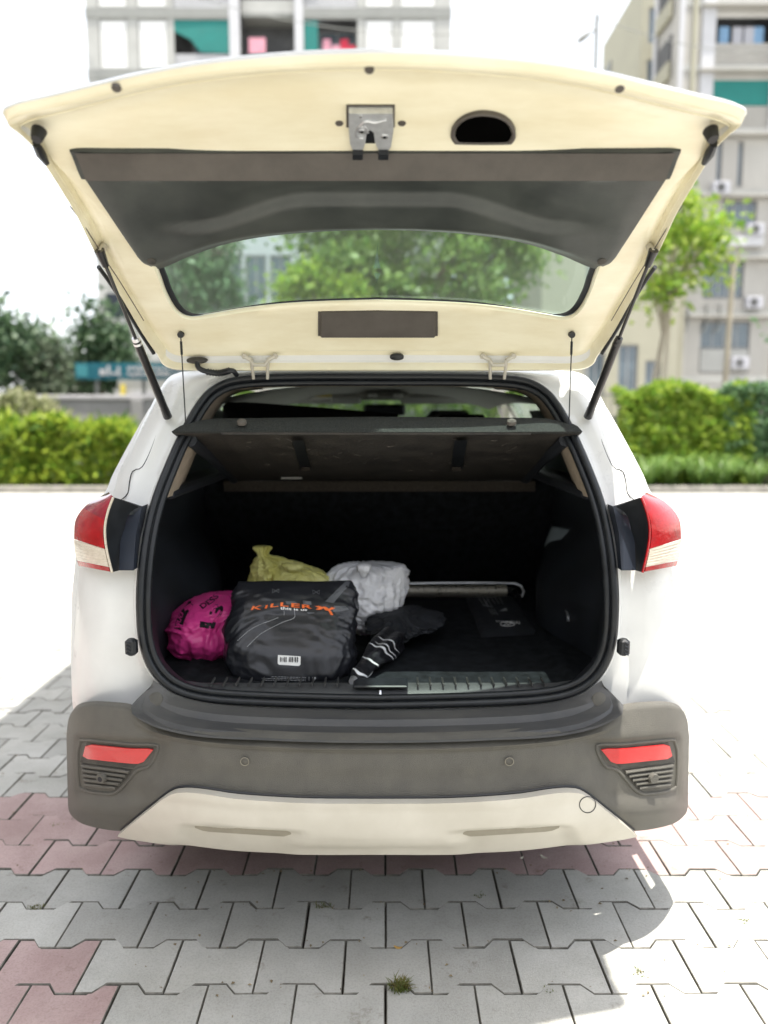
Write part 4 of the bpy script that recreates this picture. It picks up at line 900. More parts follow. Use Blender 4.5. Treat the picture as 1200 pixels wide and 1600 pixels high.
# skid plate with handle-like recesses
def sstep(a, b, v): t = min(1, max(0, (v - a) / (b - a))); return t * t * (3 - 2 * t)
def skrel(x, y):
    x = abs(x - 590) + 590
    xa = sstep(690, 735, x + (y - 1300) * -.6) * (1 - sstep(872, 908, x + (y - 1300) * -.3)); yt = 1292 - (x - 735) * .055
    return -.018 * xa * sstep(yt - 3, yt + 4, y) - .012 * (1 - xa) * sstep(1314 - (x - 590) * .02, 1322, y) + .004 * (1 - sstep(1246, 1262, y + max(0, x - 800) * .12))
stop = cr([(593, 1247), (700, 1246), (800, 1240), (860, 1231.5), (892, 1230), (912, 1236), (945, 1261), (975, 1285), (990, 1297)], 60)
sbot = cr([(593, 1331), (700, 1331), (800, 1327.5), (870, 1320), (920, 1312), (950, 1307), (970, 1304), (985, 1301), (991, 1299.5)], 60)
rr = []
for t in np.linspace(0, 1, 20):
    r = []
    for i in range(60):
        x = stop[i][0] + (sbot[i][0] - stop[i][0]) * t; y = stop[i][1] + (sbot[i][1] - stop[i][1]) * t
        p_ = on(593 if i == 0 else x, y, fB, .026 + skrel(x, y)); r.append(p_)
    rr.append(r)
rr = [[p_ + Vector((0, .04, 0)) for p_ in rr[0]]] + rr + [[p_ + Vector((0, .10, .006)) for p_ in rr[-1]]]
skid = mk('skid_plate', MB().loft([full(r) for r in rr]), M['skid'], bmp, smooth=True, ang=50)
patch([[(722, 1296), (738, 1292.5), (866, 1284.5), (873, 1287)], [(723, 1300), (735, 1303.5), (858, 1295.5), (872, 1290)]], fB, .026 - .014, 14, 'skid_dk', 'skid_inlay', bmp, thick=.004)
# joint line above the skid plate
mk('joint_line', MB().tube(full([on(593 if i == 0 else x, y - 1.2, fB, .001) for i, (x, y) in enumerate(stop)]), .0035, 6), M['rubber'], bmp, smooth=True)
for s in (1, -1):
    L = [on(x, y, fBr, .0005) for x, y in cr([(937, 1172), (950, 1169), (1045, 1159), (1056, 1163), (1060, 1180), (1059, 1225), (1053, 1237), (1020, 1243), (998, 1240), (968, 1208), (950, 1203), (938, 1182), (937, 1172)], 60)]
    L = L[:-1] if s > 0 else [mir(p_) for p_ in L[:-1]]
    mk('pocket_rim', MB().tube(L, .0050, 8, closed=True), M['bumper'], bmp, smooth=True)
patch(rowsbetween([(944, 1175), (1047, 1163.5)], [(972, 1203), (1057, 1193)], 5), fBr, .0025, 12, 'bumper_dk', 'reflector_pocket', bmp)
patch(rowsbetween([(943, 1177), (950, 1174.5), (1040, 1165.5), (1048, 1168)], [(957, 1194), (963, 1196.5), (1046, 1187.5), (1052, 1183)], 5), fBr, .0075, 12, 'refl', 'reflector', bmp)
grl = patch(rowsbetween([(974, 1206), (1056, 1195)], [(1001, 1237), (1050, 1232)], 6), fBr, .002, 12, 'bumper_dk', 'fog_lamp_grille', bmp)
for si, s in enumerate((1, -1)):
    for k in range(5):
        t = (k + .5) / 5; a = (974 + 27 * t, 1206 + 31 * t); b = (1056 - 6 * t, 1195 + 37 * t)
        L = [on(a[0] + (b[0] - a[0]) * v + (2 if v == 0 else -2 if v == 1 else 0), a[1] + (b[1] - a[1]) * v, fBr, .005) for v in np.linspace(0, 1, 6)]
        mk('grille_rib', MB().tube(L if s > 0 else [mir(p_) for p_ in L], .0045, 6), M['bumper'], grl[si], smooth=True)
    c = on(1020, 1216, fBr, .008); c = c if s > 0 else mir(c); nrm = Vector((s * .35, -1, -.05))
    ft = mk('grille_cap', MB().disc(c, nrm, .0145, .012), M['bumper'], grl[si], smooth=True)
    if s < 0: mk('cap_hole', MB().disc(c + nrm.normalized() * .0121, nrm, .007, .0012), M['rubber'], grl[si])
    c = on(797, 1193, fBr, .001); c = c if s > 0 else mir(c)
    sn = mk('parking_sensor', MB().disc(c, (s * .1, -1, 0), .0098, .0035, 24), M['bumper'], bmp, smooth=True); mk('sensor_ring', MB().tube([c + Vector((.0108 * math.cos(t), -.0045, .0108 * math.sin(t))) for t in np.linspace(0, 6.28, 25)[:-1]], .0010, 6, closed=True), M['skid_dk'], bmp, smooth=True)
Lr = [on(914 + 12.5 * math.cos(t), 1249 + 13 * math.sin(t), fB, .0268 + .004 * (1 - sstep(1246, 1262, 1249 + 13 * math.sin(t) + (114 + 12.5 * math.cos(t)) * .12))) for t in np.linspace(0, 6.28, 33)[:-1]]
mk('tow_hook_cover', MB().tube(Lr, .0011, 6, closed=True), M['rubber'], bmp, smooth=True)

# ---- tail lights
for s in (1, -1):
    mm = (lambda p_: p_) if s > 0 else mir
    inner = cr([(1001, 777), (1008, 795), (1013, 815), (1014, 835), (1011, 860), (1003, 894)], 25); outer = cr([(1010, 769), (1040, 785), (1060, 808), (1064, 830), (1063, 862), (1057, 884)], 25)
    def lens(t0, t1, m, name, parent, ofs=0.):
        rows_ = []
        for k in range(9):
            t = t0 + (t1 - t0) * k / 8; fi = t * 24; i = min(23, int(fi)); fr_ = fi - i
            a = [inner[i][j] + (inner[i + 1][j] - inner[i][j]) * fr_ for j in (0, 1)]; b = [outer[i][j] + (outer[i + 1][j] - outer[i][j]) * fr_ for j in (0, 1)]
            r = []
            for v in np.linspace(0, 1, 12):
                yv = 2.035 + .015 * v + .07 * v ** 3 + .05 * max(0, .25 - t) - ofs + (.012 * (v < .02))
                r.append(mm(at(a[0] + (b[0] - a[0]) * v, a[1] + (b[1] - a[1]) * v, yv)))
            rows_.append(r)
        return mk(name, MB().loft(rows_, flip=s < 0), M[m], parent, smooth=True)
    # housing: black inner flank behind the lens edge
    fl_ = MB(); inn = [mm(at(x, y, 2.044)) for x, y in inner]; bk = [mm(at(x, y, 2.105)) for x, y in cr([(962, 792), (975, 800), (983, 815), (987, 840), (986, 870), (985, 889)], 25)]
    fl_.loft([inn, [inn[i].lerp(bk[i], .5) + Vector((0, .0, 0)) for i in range(25)], bk])
    tl = mk('tail_light', fl_, M['rubber'], car, smooth=True)
    lens(0, .33, 'red_shaded' if s < 0 else 'red', 'upper_red_lens', tl); lens(.33, .70, 'red', 'red_lens', tl); lens(.705, .935, 'clear', 'reversing_lens', tl); lens(.94, 1.0, 'red', 'lower_red_strip', tl)
    for k in range(6):
        t = .725 + k * .036; fi = t * 24; i = min(23, int(fi)); fr_ = fi - i
        a = [inner[i][j] + (inner[i + 1][j] - inner[i][j]) * fr_ for j in (0, 1)]; b = [outer[i][j] + (outer[i + 1][j] - outer[i][j]) * fr_ for j in (0, 1)]
        mk('lens_rib', MB().tube([mm(at(a[0] + (b[0] - a[0]) * v, a[1] + (b[1] - a[1]) * v, 2.036 + .015 * v + .07 * v ** 3)) for v in np.linspace(.08, .93, 12)],   .0012, 6), M['clear'], tl, smooth=True)
    mk('lens_edge', MB().tube([p_ + Vector((0, -.006, 0)) for p_ in inn], .0035, 6), M['clear' if s < 0 else 'red'], tl, smooth=True)
    # flat navy plate between lamp and seal
    pl_ = MB(); g0 = [mm(on(x, y, fO, .030)) for x, y in lin([(953, 789), (962, 830), (966, 888)], 8)]; g1 = [mm(on(x, y, fO, .020)) for x, y in lin([(975, 788), (988, 830), (990, 889)], 8)]
    pl_.loft([g0, g1], flip=s < 0); pl_.loft([[p_ + Vector((0, .06, 0)) for p_ in g0], g0])
    mk('lamp_backplate', pl_, M['navy'], tl, smooth=True)
    tp = MB().add([mm(on(953, 789, fO, .030)), mm(on(975, 783, fO, .02)), mm(at(1001, 777, 2.05)), mm(at(985, 805, 2.10)), mm(on(966, 802, fO, .028))], [(0, 1, 2, 3, 4)]); mk('lamp_top_flap', tp, M['rubber'], tl)
# rubber buffers at the sides of the opening
for s in (1, -1):
    c = on(969, 1006, fO, .028); c = c if s > 0 else mir(c)
    bf = mk('side_buffer', MB().box(c, (.030, .03, .046), None, .006), M['rubber'], car)
    for k in range(4): mk('buffer_rib', MB().box(c + Vector((s * .004, -.0165, -.015 + k * .010)), (.014, .004, .004), Matrix.Rotation(.5, 3, 'Y'), .001), M['black'], bf)
# seam lines on the D pillars
for s in (1, -1):
    L = [on(x, y, lambda u, z: fO(u, z) * .35 + fS(u, z) * .65 - .012, .016) for x, y in cr([(918, 640), (928, 650), (938, 690), (955, 728), (970, 735), (975, 750), (978, 770), (990, 782)], 30)]
    mk('panel_seam', MB().tube(L if s > 0 else [mir(p_) for p_ in L], .0016, 5), M['rubber'], body, smooth=True)

# ---- parcel shelf
le = [at(x, y, 2.205) for x, y in lin([(268, 674), (400, 674.5), (593, 675), (780, 675), (910, 674)], 30)]
lt_ = [at(x, y, 2.275) for x, y in lin([(295, 661), (325, 654), (593, 651), (850, 653), (895, 662)], 30)]
bk_ = [Vector((X0 + u, 3.15, 1.262)) for u in np.linspace(-.60, .60, 30)]
ub = [Vector((X0 + u, 3.15, 1.245)) for u in np.linspace(-.60, .60, 30)]
ue = [p_ + Vector((0, .012, -.006)) for p_ in le]
shelf = mk('parcel_shelf', MB().loft([ue, le, [le[i].lerp(lt_[i], .5) + Vector((0, 0, .004)) for i in range(30)], lt_, [lt_[i].lerp(bk_[i], .5) for i in range(30)], bk_]), M['carpet_gr'], car, smooth=True, ang=50)
mk('shelf_underside', MB().loft([ue, [ue[i].lerp(ub[i], .5) for i in range(30)], ub], flip=True), M['shelf_un'], shelf)
# moulded pan on the underside
def un(px, py):
    a, b = Vector((0, 2.217, 1.4535)), Vector((0, 3.15, 1.245)); lo, hi = 2.21, 3.15
    for _ in range(40):
        m_ = (lo + hi) / 2; p_ = at(px, py, m_); zl = a.z + (b.z - a.z) * (m_ - a.y) / (b.y - a.y)
        if p_.z < zl - .012: lo = m_
        else: hi = m_
    return at(px, py, lo)
tp_ = [un(x, 679) for x in np.linspace(345, 830, 20)]; bt_ = [un(x, y) for x, y in lin([(385, 730), (400, 742), (593, 744), (760, 742), (790, 735)], 20)]
mk('underside_pan', MB().loft([[p_ + Vector((0, 0, .010)) for p_ in tp_], tp_, [tp_[i].lerp(bt_[i], .5) for i in range(20)], bt_, [p_ + Vector((0, .03, .012)) for p_ in bt_]], flip=True), M['shelf_un'], shelf, smooth=True, ang=30)
for xs_ in (((456, 686), (474, 686), (486, 732), (470, 732)), ((710, 686), (730, 686), (722, 732), (704, 732))):
    P4 = [un(*p_) + Vector((0, -.004, -.004)) for p_ in xs_]; mk('underside_slot', MB().add(P4, [(0, 1, 2, 3)]), M['rubber'], shelf)
    P4 = [un(*p_) + Vector((0, -.006, -.006)) for p_ in ((xs_[3][0] + 2, 727), (xs_[2][0] - 2, 727), (xs_[2][0] - 1, 733), (xs_[3][0] + 1, 733))]; mk('slot_lip', MB().add(P4, [(0, 1, 2, 3)]), M['carpet_br'], shelf)
P4 = [un(*p_) + Vector((0, -.008, -.008)) for p_ in ((440, 742), (472, 742), (472, 745), (440, 745))]; mk('white_tag', MB().add(P4, [(0, 1, 2, 3)]), M['paper'], shelf)
M['sc'] = mat('scuff_mark', (.16, .14, .12), .9, var=.3, vscale=60)
scm = MB()
for i in range(46):
    x, y = random.uniform(385, 800), random.uniform(684, 738); l = random.uniform(2, 12); a = random.uniform(-.9, .9)
    scm.tube([un(x + l * v * math.cos(a) , y + l * v * math.sin(a) * .5) + Vector((0, -.002, -.0015)) for v in (0, .5, 1)], .0005, 4)
mk('scuffs', scm, M['sc'], shelf, kind='stuff')
for px in (378, 799):
    b0 = at(px, 662, 2.222); mk('cord_clip', MB().box(b0 + Vector((0, -.002, .004)), (.026, .02, .020), Matrix.Rotation(.5, 3, 'X'), .005), M['trim_top'], shelf)
for s in (1, -1): mk('shelf_arm', MB().tube([Vector((X0 + s * .55, 2.26, 1.435)), Vector((X0 + s * .58, 2.75, 1.345)), Vector((X0 + s * .60, 3.15, 1.25))], .02, 8), M['black'], shelf, smooth=True)
# ---- raised tailgate: inner face z = G(u, Y)
_g = tab([(1.30, 2.118), (1.40, 2.115), (1.55, 2.096), (1.70, 2.059), (1.92, 1.952), (2.05, 1.885), (2.18, 1.812), (2.24, 1.765), (2.29, 1.712), (2.33, 1.642), (2.36, 1.58)], .012)
def G(u, Y): return _g(Y) - .030 * (abs(u) / .7) ** 2
def tg(px, py, off=0.0):
    lo, hi = 1.28, 2.40
    for _ in range(40):
        m_ = (lo + hi) / 2; p_ = at(px, py, m_)
        if p_.z < G(p_.x - X0, m_): lo = m_      # ray below the panel
        else: hi = m_
    p_ = at(px, py, (lo + hi) / 2); e = .004; sl2 = (_g(p_.y + e) - _g(p_.y - e)) / (2 * e)
    n = Vector((0, sl2, -1)).normalized()
    return p_ + n * off
def tgc(y, off=0.0):
    c = 583
    for _ in range(4):
        p_ = tg(c, y, off); fw = p_.y * CP - (p_.z - H) * SP; c = 600 + X0 / fw * 1200
    p_ = tg(c, y, off); p_.x = X0; return p_
oute = [(582, 87), (700, 91), (800, 99), (880, 109), (960, 124), (1040, 143), (1100, 157), (1144, 167), (1165, 180), (1143, 200), (1122, 222), (1104, 252), (1082, 288), (1058, 330), (1036, 378), (1012, 425), (985, 472), (958, 520), (934, 556), (926, 570), (905, 578), (850, 579.5), (760, 580), (680, 580), (582, 580)]
ine = [(582, 340), (650, 342), (720, 347), (780, 354), (830, 365), (870, 378), (900, 392), (922, 405), (932, 412), (932, 420), (929, 430), (926, 438), (923, 448), (920, 457), (916, 466), (911, 476), (904, 486), (895, 493), (884, 496.5), (872, 496.5), (850, 493), (790, 483), (730, 476.5), (660, 473), (582, 471)]
OE = [p for p in dense(oute)]; IE = [p for p in dense(ine)]
def tloop(t, off):
    out = []
    for i in range(len(OE)):
        x = OE[i][0] + (IE[i][0] - OE[i][0]) * t; y = OE[i][1] + (IE[i][1] - OE[i][1]) * t
        out.append(tgc(y, off) if i in (0, len(OE) - 1) else tg(x, y, off))
    return out
def cring(L): return list(L) + [mir(p_) for p_ in reversed(L)][1:-1]
loops = [(0, -.004), (.012, .004), (.035, .007), (.075, .001), (.12, -.014), (.16, -.020), (.22, -.014), (.30, -.007), (.45, -.004), (.65, -.002), (.85, .0), (.97, .003), (.995, -.003), (1.0, -.014)]
# outer skin: grown copy of the outer edge, 6 cm above, closing over the top (glass opening kept)
def outer(t, h, grow):
    L = []
    for p_ in tloop(t, 0): L.append(Vector((X0 + (p_.x - X0) * (1 + grow), p_.y, p_.z + h)))
    return L
lip = [Vector((X0 + (p_.x - X0) * 1.004, p_.y, p_.z + .004)) for p_ in tloop(0, 0)]
seq = [cring(tloop(t, o)) for t, o in reversed(loops)] + [cring(lip), cring(outer(.0, .008, .002)), cring(outer(.03, .020, .0)), cring(outer(.10, .040, .0)), cring(outer(.25, .058, .0)), cring(outer(.5, .060, 0)), cring(outer(.85, .030, 0)), cring(outer(1.0, .004, 0))]
ni = len(loops)
tgm = MB().loft(seq[:ni], closed=True)
gate = mk('tailgate', tgm, M['paint_bounce'], car, smooth=True, ang=50)
mk('outer_skin', MB().loft(seq[ni - 1:], closed=True), M['paint'], gate, smooth=True, ang=50)
spo = MB(); Lh = [tg(x, 575, 0) for x in np.linspace(300, 880, 18)]
spo.loft([[p_ + Vector((0, dy, dz)) for p_ in Lh] for dy, dz in ((-.02, .05), (.05, .10), (.16, .13), (.17, .12), (.05, .07), (0, .02))]); mk('roof_spoiler', spo, M['paint'], gate, smooth=True)
# rear glass with black frit edge
gl_in = cring(tloop(1.0, -.010)); cg = Vector((X0, 0, 0)); 
rg = MB(); ctr = [Vector((X0 + (p_.x - X0) * .5, 0, 0)) for p_ in gl_in]
def glring(k):
    out = []
    mid = (583, 430)
    for i in range(len(IE)):
        x = mid[0] + (IE[i][0] - mid[0]) * k; y = mid[1] + (IE[i][1] - mid[1]) * k
        out.append(tgc(y, -.012) if i in (0, len(IE) - 1) else tg(x, y, -.012))
    return cring(out)
rings = [glring(k) for k in (1.012, .85, .6, .3, .06)]
rg.loft(rings, closed=True); rg.f.append(tuple(range(len(rg.v) - len(rings[0]), len(rg.v))))
mk('rear_glass', rg, M['glass'], gate, smooth=True)
fr_ = MB(); fr_.loft([glring(1.004), [p_ + Vector((0, 0, -.0045)) for p_ in glring(.998)], [p_ + Vector((0, 0, -.004)) for p_ in glring(.978)], glring(.974)], closed=True); mk('glass_seal', fr_, M['rubber'], gate, smooth=True)
for t_, r_ in ((.030, .0016), (.105, .0014)):
    L = tloop(t_, .0065 if t_ < .05 else -.006); mk('seam_sealant', MB().tube(full(L[2:60]), r_, 5), M['paint_bounce'], gate, smooth=True)
# hard plastic trim between lock panel and glass
ttop = cr([(582, 235.5), (700, 235.5), (850, 235.5), (1000, 235.5), (1050, 236), (1064, 238)], 40)
tbot = cr([(582, 357), (660, 359), (730, 364), (790, 372), (840, 384), (880, 399), (905, 412), (925, 421), (940, 424), (950, 418), (958, 404)], 40)
def trel(x, y, t):
    x = abs(x - 583) + 583
    cl = 268 + 0.004 * (x - 583); o = .004 + .022 * sstep(235, cl, y) - .012 * sstep(cl - 1, cl + 3, y)
    yc = 305 + 45 * sstep(690, 880, x)                         # arched step
    o -= .012 * (1 - sstep(880, 985, x)) * sstep(cl, yc - 8, y); o += .018 * (1 - sstep(860, 960, x)) * sstep(yc - 6, yc + 7, y)
    o -= .016 * sstep(.90, 1.0, t)
    return o
rr = []
for k in range(34):
    t = k / 33; r = []
    for i in range(40):
        x = ttop[i][0] + (tbot[i][0] - ttop[i][0]) * t; y = ttop[i][1] + (tbot[i][1] - ttop[i][1]) * t
        o = trel(x, y, t)
        if i > 36: o -= .006 * (i - 36) / 3
        r.append(tgc(y, o) if i == 0 else tg(x, y, o))
    rr.append(r)
rr = [[p_ + Vector((0, 0, .012)) for p_ in rr[0]]] + rr + [[p_ + Vector((0, .0, .016)) for p_ in rr[-1]]]
R_f = [full(r) for r in rr]; tr_mb = MB().loft(R_f, flip=True)
for e in (0, -1): tr_mb.loft([[r[e] for r in R_f], [r[e] + Vector((0, 0, .014)) for r in R_f]])
trim = mk('inner_trim', tr_mb, M['trim'], gate, smooth=True, ang=40)
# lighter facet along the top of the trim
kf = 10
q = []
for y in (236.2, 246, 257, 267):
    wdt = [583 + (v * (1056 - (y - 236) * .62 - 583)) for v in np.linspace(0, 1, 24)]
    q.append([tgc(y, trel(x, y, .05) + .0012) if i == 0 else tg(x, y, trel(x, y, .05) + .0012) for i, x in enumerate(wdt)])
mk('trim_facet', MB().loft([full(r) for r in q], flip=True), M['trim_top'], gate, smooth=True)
for s in (1, -1):
    c = tg(940, 402, .012); c = c if s > 0 else mir(c); mk('trim_screw_hole', MB().disc(c + Vector((0, .002, .002)), (0, -.5, -.85), .0115, .004), M['bumper_dk'], gate, smooth=True)
    c = tg(1110, 205, -.002); c = c if s > 0 else mir(c); mk('bump_stop', MB().disc(c, (s * .1, -.45, -.9), .015, .024, 16, .012), M['rubber'], gate, smooth=True)
    L = [tg(x, y, .004) for x, y in ((1116, 222), (1109, 236), (1100, 252))]; mk('side_pad', MB().tube(L if s > 0 else [mir(p_) for p_ in L], [.008, .011, .006], 8), M['rubber'], gate, smooth=True)
    L = [tg(x, y, .002) + Vector((.004, 0, 0)) for x, y in cr([(1021, 416), (995, 455), (965, 508), (938, 552)], 14)]; mk('weather_strip', MB().tube(L if s > 0 else [mir(p_) for p_ in L], .0055, 8), M['rubber'], gate, smooth=True)
    L = [tg(x, y, .0025) for x, y in cr([(1066, 320), (1045, 350), (1012, 405), (990, 440), (955, 500)], 20)]; mk('hem_line', MB().tube(L if s > 0 else [mir(p_) for p_ in L], .0013, 5), M['trim_top'], gate, smooth=True)
for px, py, r in ((530, 196, .0085), (628, 196, .0085), (577, 104, .0085), (182, 133, .0085), (968, 134, .0085)):
    mk('rubber_plug', MB().disc(tg(px, py, -.010 if py > 150 else .002), (0, -.3, -.95), r, .007, 16), M['trim_top'], gate, smooth=True)
mk('rubber_plug', MB().loft([[tg(620 + a * math.cos(t), 557 + b * math.sin(t), o) for t in np.linspace(0, 6.28, 17)[:-1]] for a, b, o in ((11, 5, -.002), (11, 5, .006), (9, 4, .008))], closed=True, cap=True), M['rubber'], gate, smooth=True)
# grab handle cup (right) and lock
cup = [(704, 213), (706, 202), (714, 191), (728, 182), (745, 177.5), (760, 177), (778, 180), (793, 187), (803, 198), (806, 212), (801, 222), (790, 225), (720, 225), (709, 222)]
cupd = dense(cup + [cup[0]], 3)[:-1]
def cupring(k, off): return [tg(755 + (x - 755) * k, 203 + (y - 203) * k, off) for x, y in cupd]
cm = MB().loft([cupring(1, -.013), cupring(1, .002), cupring(.93, .004), cupring(.87, .001), cupring(.85, -.030), cupring(.6, -.034)], closed=True); n_ = len(cupd); cm.f.append(tuple(range(len(cm.v) - n_, len(cm.v))))
hc = mk('grab_handle_cup', cm, M['trim_top'], gate, smooth=True)
ci = MB().loft([cupring(.86, .0008), cupring(.5, .0004)], closed=True); ci.f.append(tuple(range(n_, 2 * n_))); mk('cup_shade_sheet', ci, M['hollow_shade'], gate)  # flat black sheet across the cup, paints the shade inside its hollow
# lock mechanism
def lk(x, y, o): return tg(x, y, o)
def lpoly(name, pts, o0, o1, m, parent):
    a = [lk(x, y, o0) for x, y in pts]; b = [lk(x, y, o1) for x, y in pts]; n = len(pts)
    return mk(name, MB().add(a + b, [tuple(range(n, 2 * n))] + [(i, (i + 1) % n, n + (i + 1) % n, n + i) for i in range(n)]), M[m], parent)
lpoly('latch_frame', [(541, 168), (617, 168), (617, 214), (541, 214)], -.012, -.004, 'trim_top', gate)
lat = lpoly('latch', [(545, 170), (613, 170), (615, 195), (611, 222), (606, 230), (592, 230), (586, 215), (584, 200), (578, 196), (573, 201), (571, 216), (566, 230), (552, 230), (547, 218), (545, 195)], -.004, .010, 'zinc', gate)
lpoly('latch_slot', [(573, 200), (578, 196.5), (584, 200), (586, 220), (571, 220)], .0, .006, 'rubber', gate)
for x in (559, 599): lpoly('latch_foot', [(x - 8, 227), (x + 8, 227), (x + 8, 236), (x - 8, 236)], .004, .022, 'rubber', gate)
for x, y, r in ((565.5, 197.5, .0075), (601, 206, .0075), (563.5, 174, .0035)):
    mk('rivet', MB().disc(lk(x, y, .009), (0, -.3, -.95), r, .003, 14), M['metal'], gate, smooth=True); mk('rivet_hole', MB().disc(lk(x, y, .0121), (0, -.3, -.95), r * .42, .001, 10), M['rubber'], gate)
mk('latch_spring', MB().tube([lk(x, y, .012) for x, y in cr([(563, 188), (572, 181), (585, 183), (596, 181), (604, 179)], 14)], .0025, 6), M['metal'], gate, smooth=True)
mk('latch_spring', MB().tube([lk(x, y, .012) for x, y in cr([(575, 199), (570, 190), (560, 190), (556, 199), (560, 207), (568, 208)], 14)], .002, 6), M['metal'], gate, smooth=True)
# stop lamp cover and fittings near the hinges
q = []
for y, o in ((484, -.002), (485, .008), (503, .012), (523, .014), (525, .002)):
    q.append([tg(x, y + 1.5 * abs(x - 590) / 94 * (y < 490), o * (1 if 500 < x < 681 else .3)) for x in np.r_[497, 500, np.linspace(503, 678, 16), 681, 684]])
mk('stop_lamp_cover', MB().loft(q, flip=True), M['trim_top'], gate, smooth=True, ang=30)
for cx in (406, 778):
    hg = mk('hinge', MB().tube([tg(cx - 13, 560, .006), tg(cx - 11, 578, .012) + Vector((0, .02, -.02))], .005, 8).tube([tg(cx + 13, 560, .006), tg(cx + 11, 578, .012) + Vector((0, .02, -.02))], .005, 8).tube([tg(cx - 13, 561, .010), tg(cx - 9, 567, .014), tg(cx + 9, 567, .014), tg(cx + 13, 561, .010)], .0055, 8), M['skid'], car, smooth=True)
    for dx in (-24, 24): mk('bolt', MB().disc(tg(cx + dx, 556, -.001), (0, -.8, -.6), .009, .007, 6), M['skid'], hg); 
    for dx in (-1, 1): mk('hinge_leaf', MB().tube([tg(cx + dx * 24, 556, .003), tg(cx + dx * 13, 561, .006)], .006, 8), M['skid'], hg, smooth=True)
# wiring gaiter
gp = cr([tg(308, 564, .004), tg(312, 571, .016), tg(325, 576, .02), tg(345, 578, .022), at(362, 579, 2.28), at(370, 586, 2.30)], 40)
rad = [(.0105 if 10 < i < 32 and i % 2 == 0 else .0075) for i in range(40)]
gt = mk('wiring_gaiter', MB().tube(gp, rad, 10), M['rubber'], car, smooth=True, ang=80); mk('grommet', MB().loft([[tg(308 + a * math.cos(t), 563 + b * math.sin(t), o) for t in np.linspace(0, 6.28, 17)[:-1]] for a, b, o in ((17, 5, -.002), (16, 4.5, .005), (8, 3, .010))], closed=True, cap=True), M['bumper_dk'], gt, smooth=True)
# ---- gas struts and shelf cords
for s in (1, -1):
    t0 = tg(1018, 384, .022); b0 = on(914, 646, lambda u, z: fO(u, z) * .55 + fS(u, z) * .45, .050); t0 = t0 if s > 0 else mir(t0); b0 = b0 if s > 0 else mir(b0)
    md = b0.lerp(t0, .50)
    st_ = mk('gas_strut', MB().tube([b0, md], .0115, 14), M['strut'], car, smooth=True)
    mk('strut_collar', MB().tube([md - (t0 - b0).normalized() * .012, md + (t0 - b0).normalized() * .010], [.0122, .010], 14), M['metal' if s < 0 else 'strut'], st_, smooth=True)
    mk('piston_rod', MB().tube([md, t0], .0046, 10), M['strut'], st_, smooth=True)
    mk('ball_socket', MB().tube([t0 - (t0 - b0).normalized() * .035, t0 + (t0 - b0).normalized() * .008], [.0085, .0125], 12), M['strut'], st_, smooth=True)
    mk('ball_stud', MB().tube([t0, t0 + Vector((0, .028, .024))], .009, 10), M['skid'], st_, smooth=True)
    mk('ball_socket', MB().tube([b0 + (t0 - b0).normalized() * .02, b0 - (t0 - b0).normalized() * .014], [.012, .013], 12), M['strut'], st_, smooth=True)
    mk('ball_stud', MB().tube([b0, b0 + Vector((s * .016, .060, -.006))], .010, 10), M['strut'], st_, smooth=True)
    c0 = tg(893 if s > 0 else 283, 521, .008); c1 = at(889 if s > 0 else 290, 660, 2.245)
    cd = mk('shelf_cord', MB().tube([c0, c0.lerp(c1, .5), c1], .0018, 6), M['rubber'], car); mk('cord_button', MB().disc(c0 + Vector((0, .008, .004)), (0, -1, -.3), .0095, .014, 14), M['rubber'], cd, smooth=True); mk('cord_sleeve', MB().tube([c0.lerp(c1, .07), c0.lerp(c1, .22)], .0036, 8), M['rubber'], cd, smooth=True)
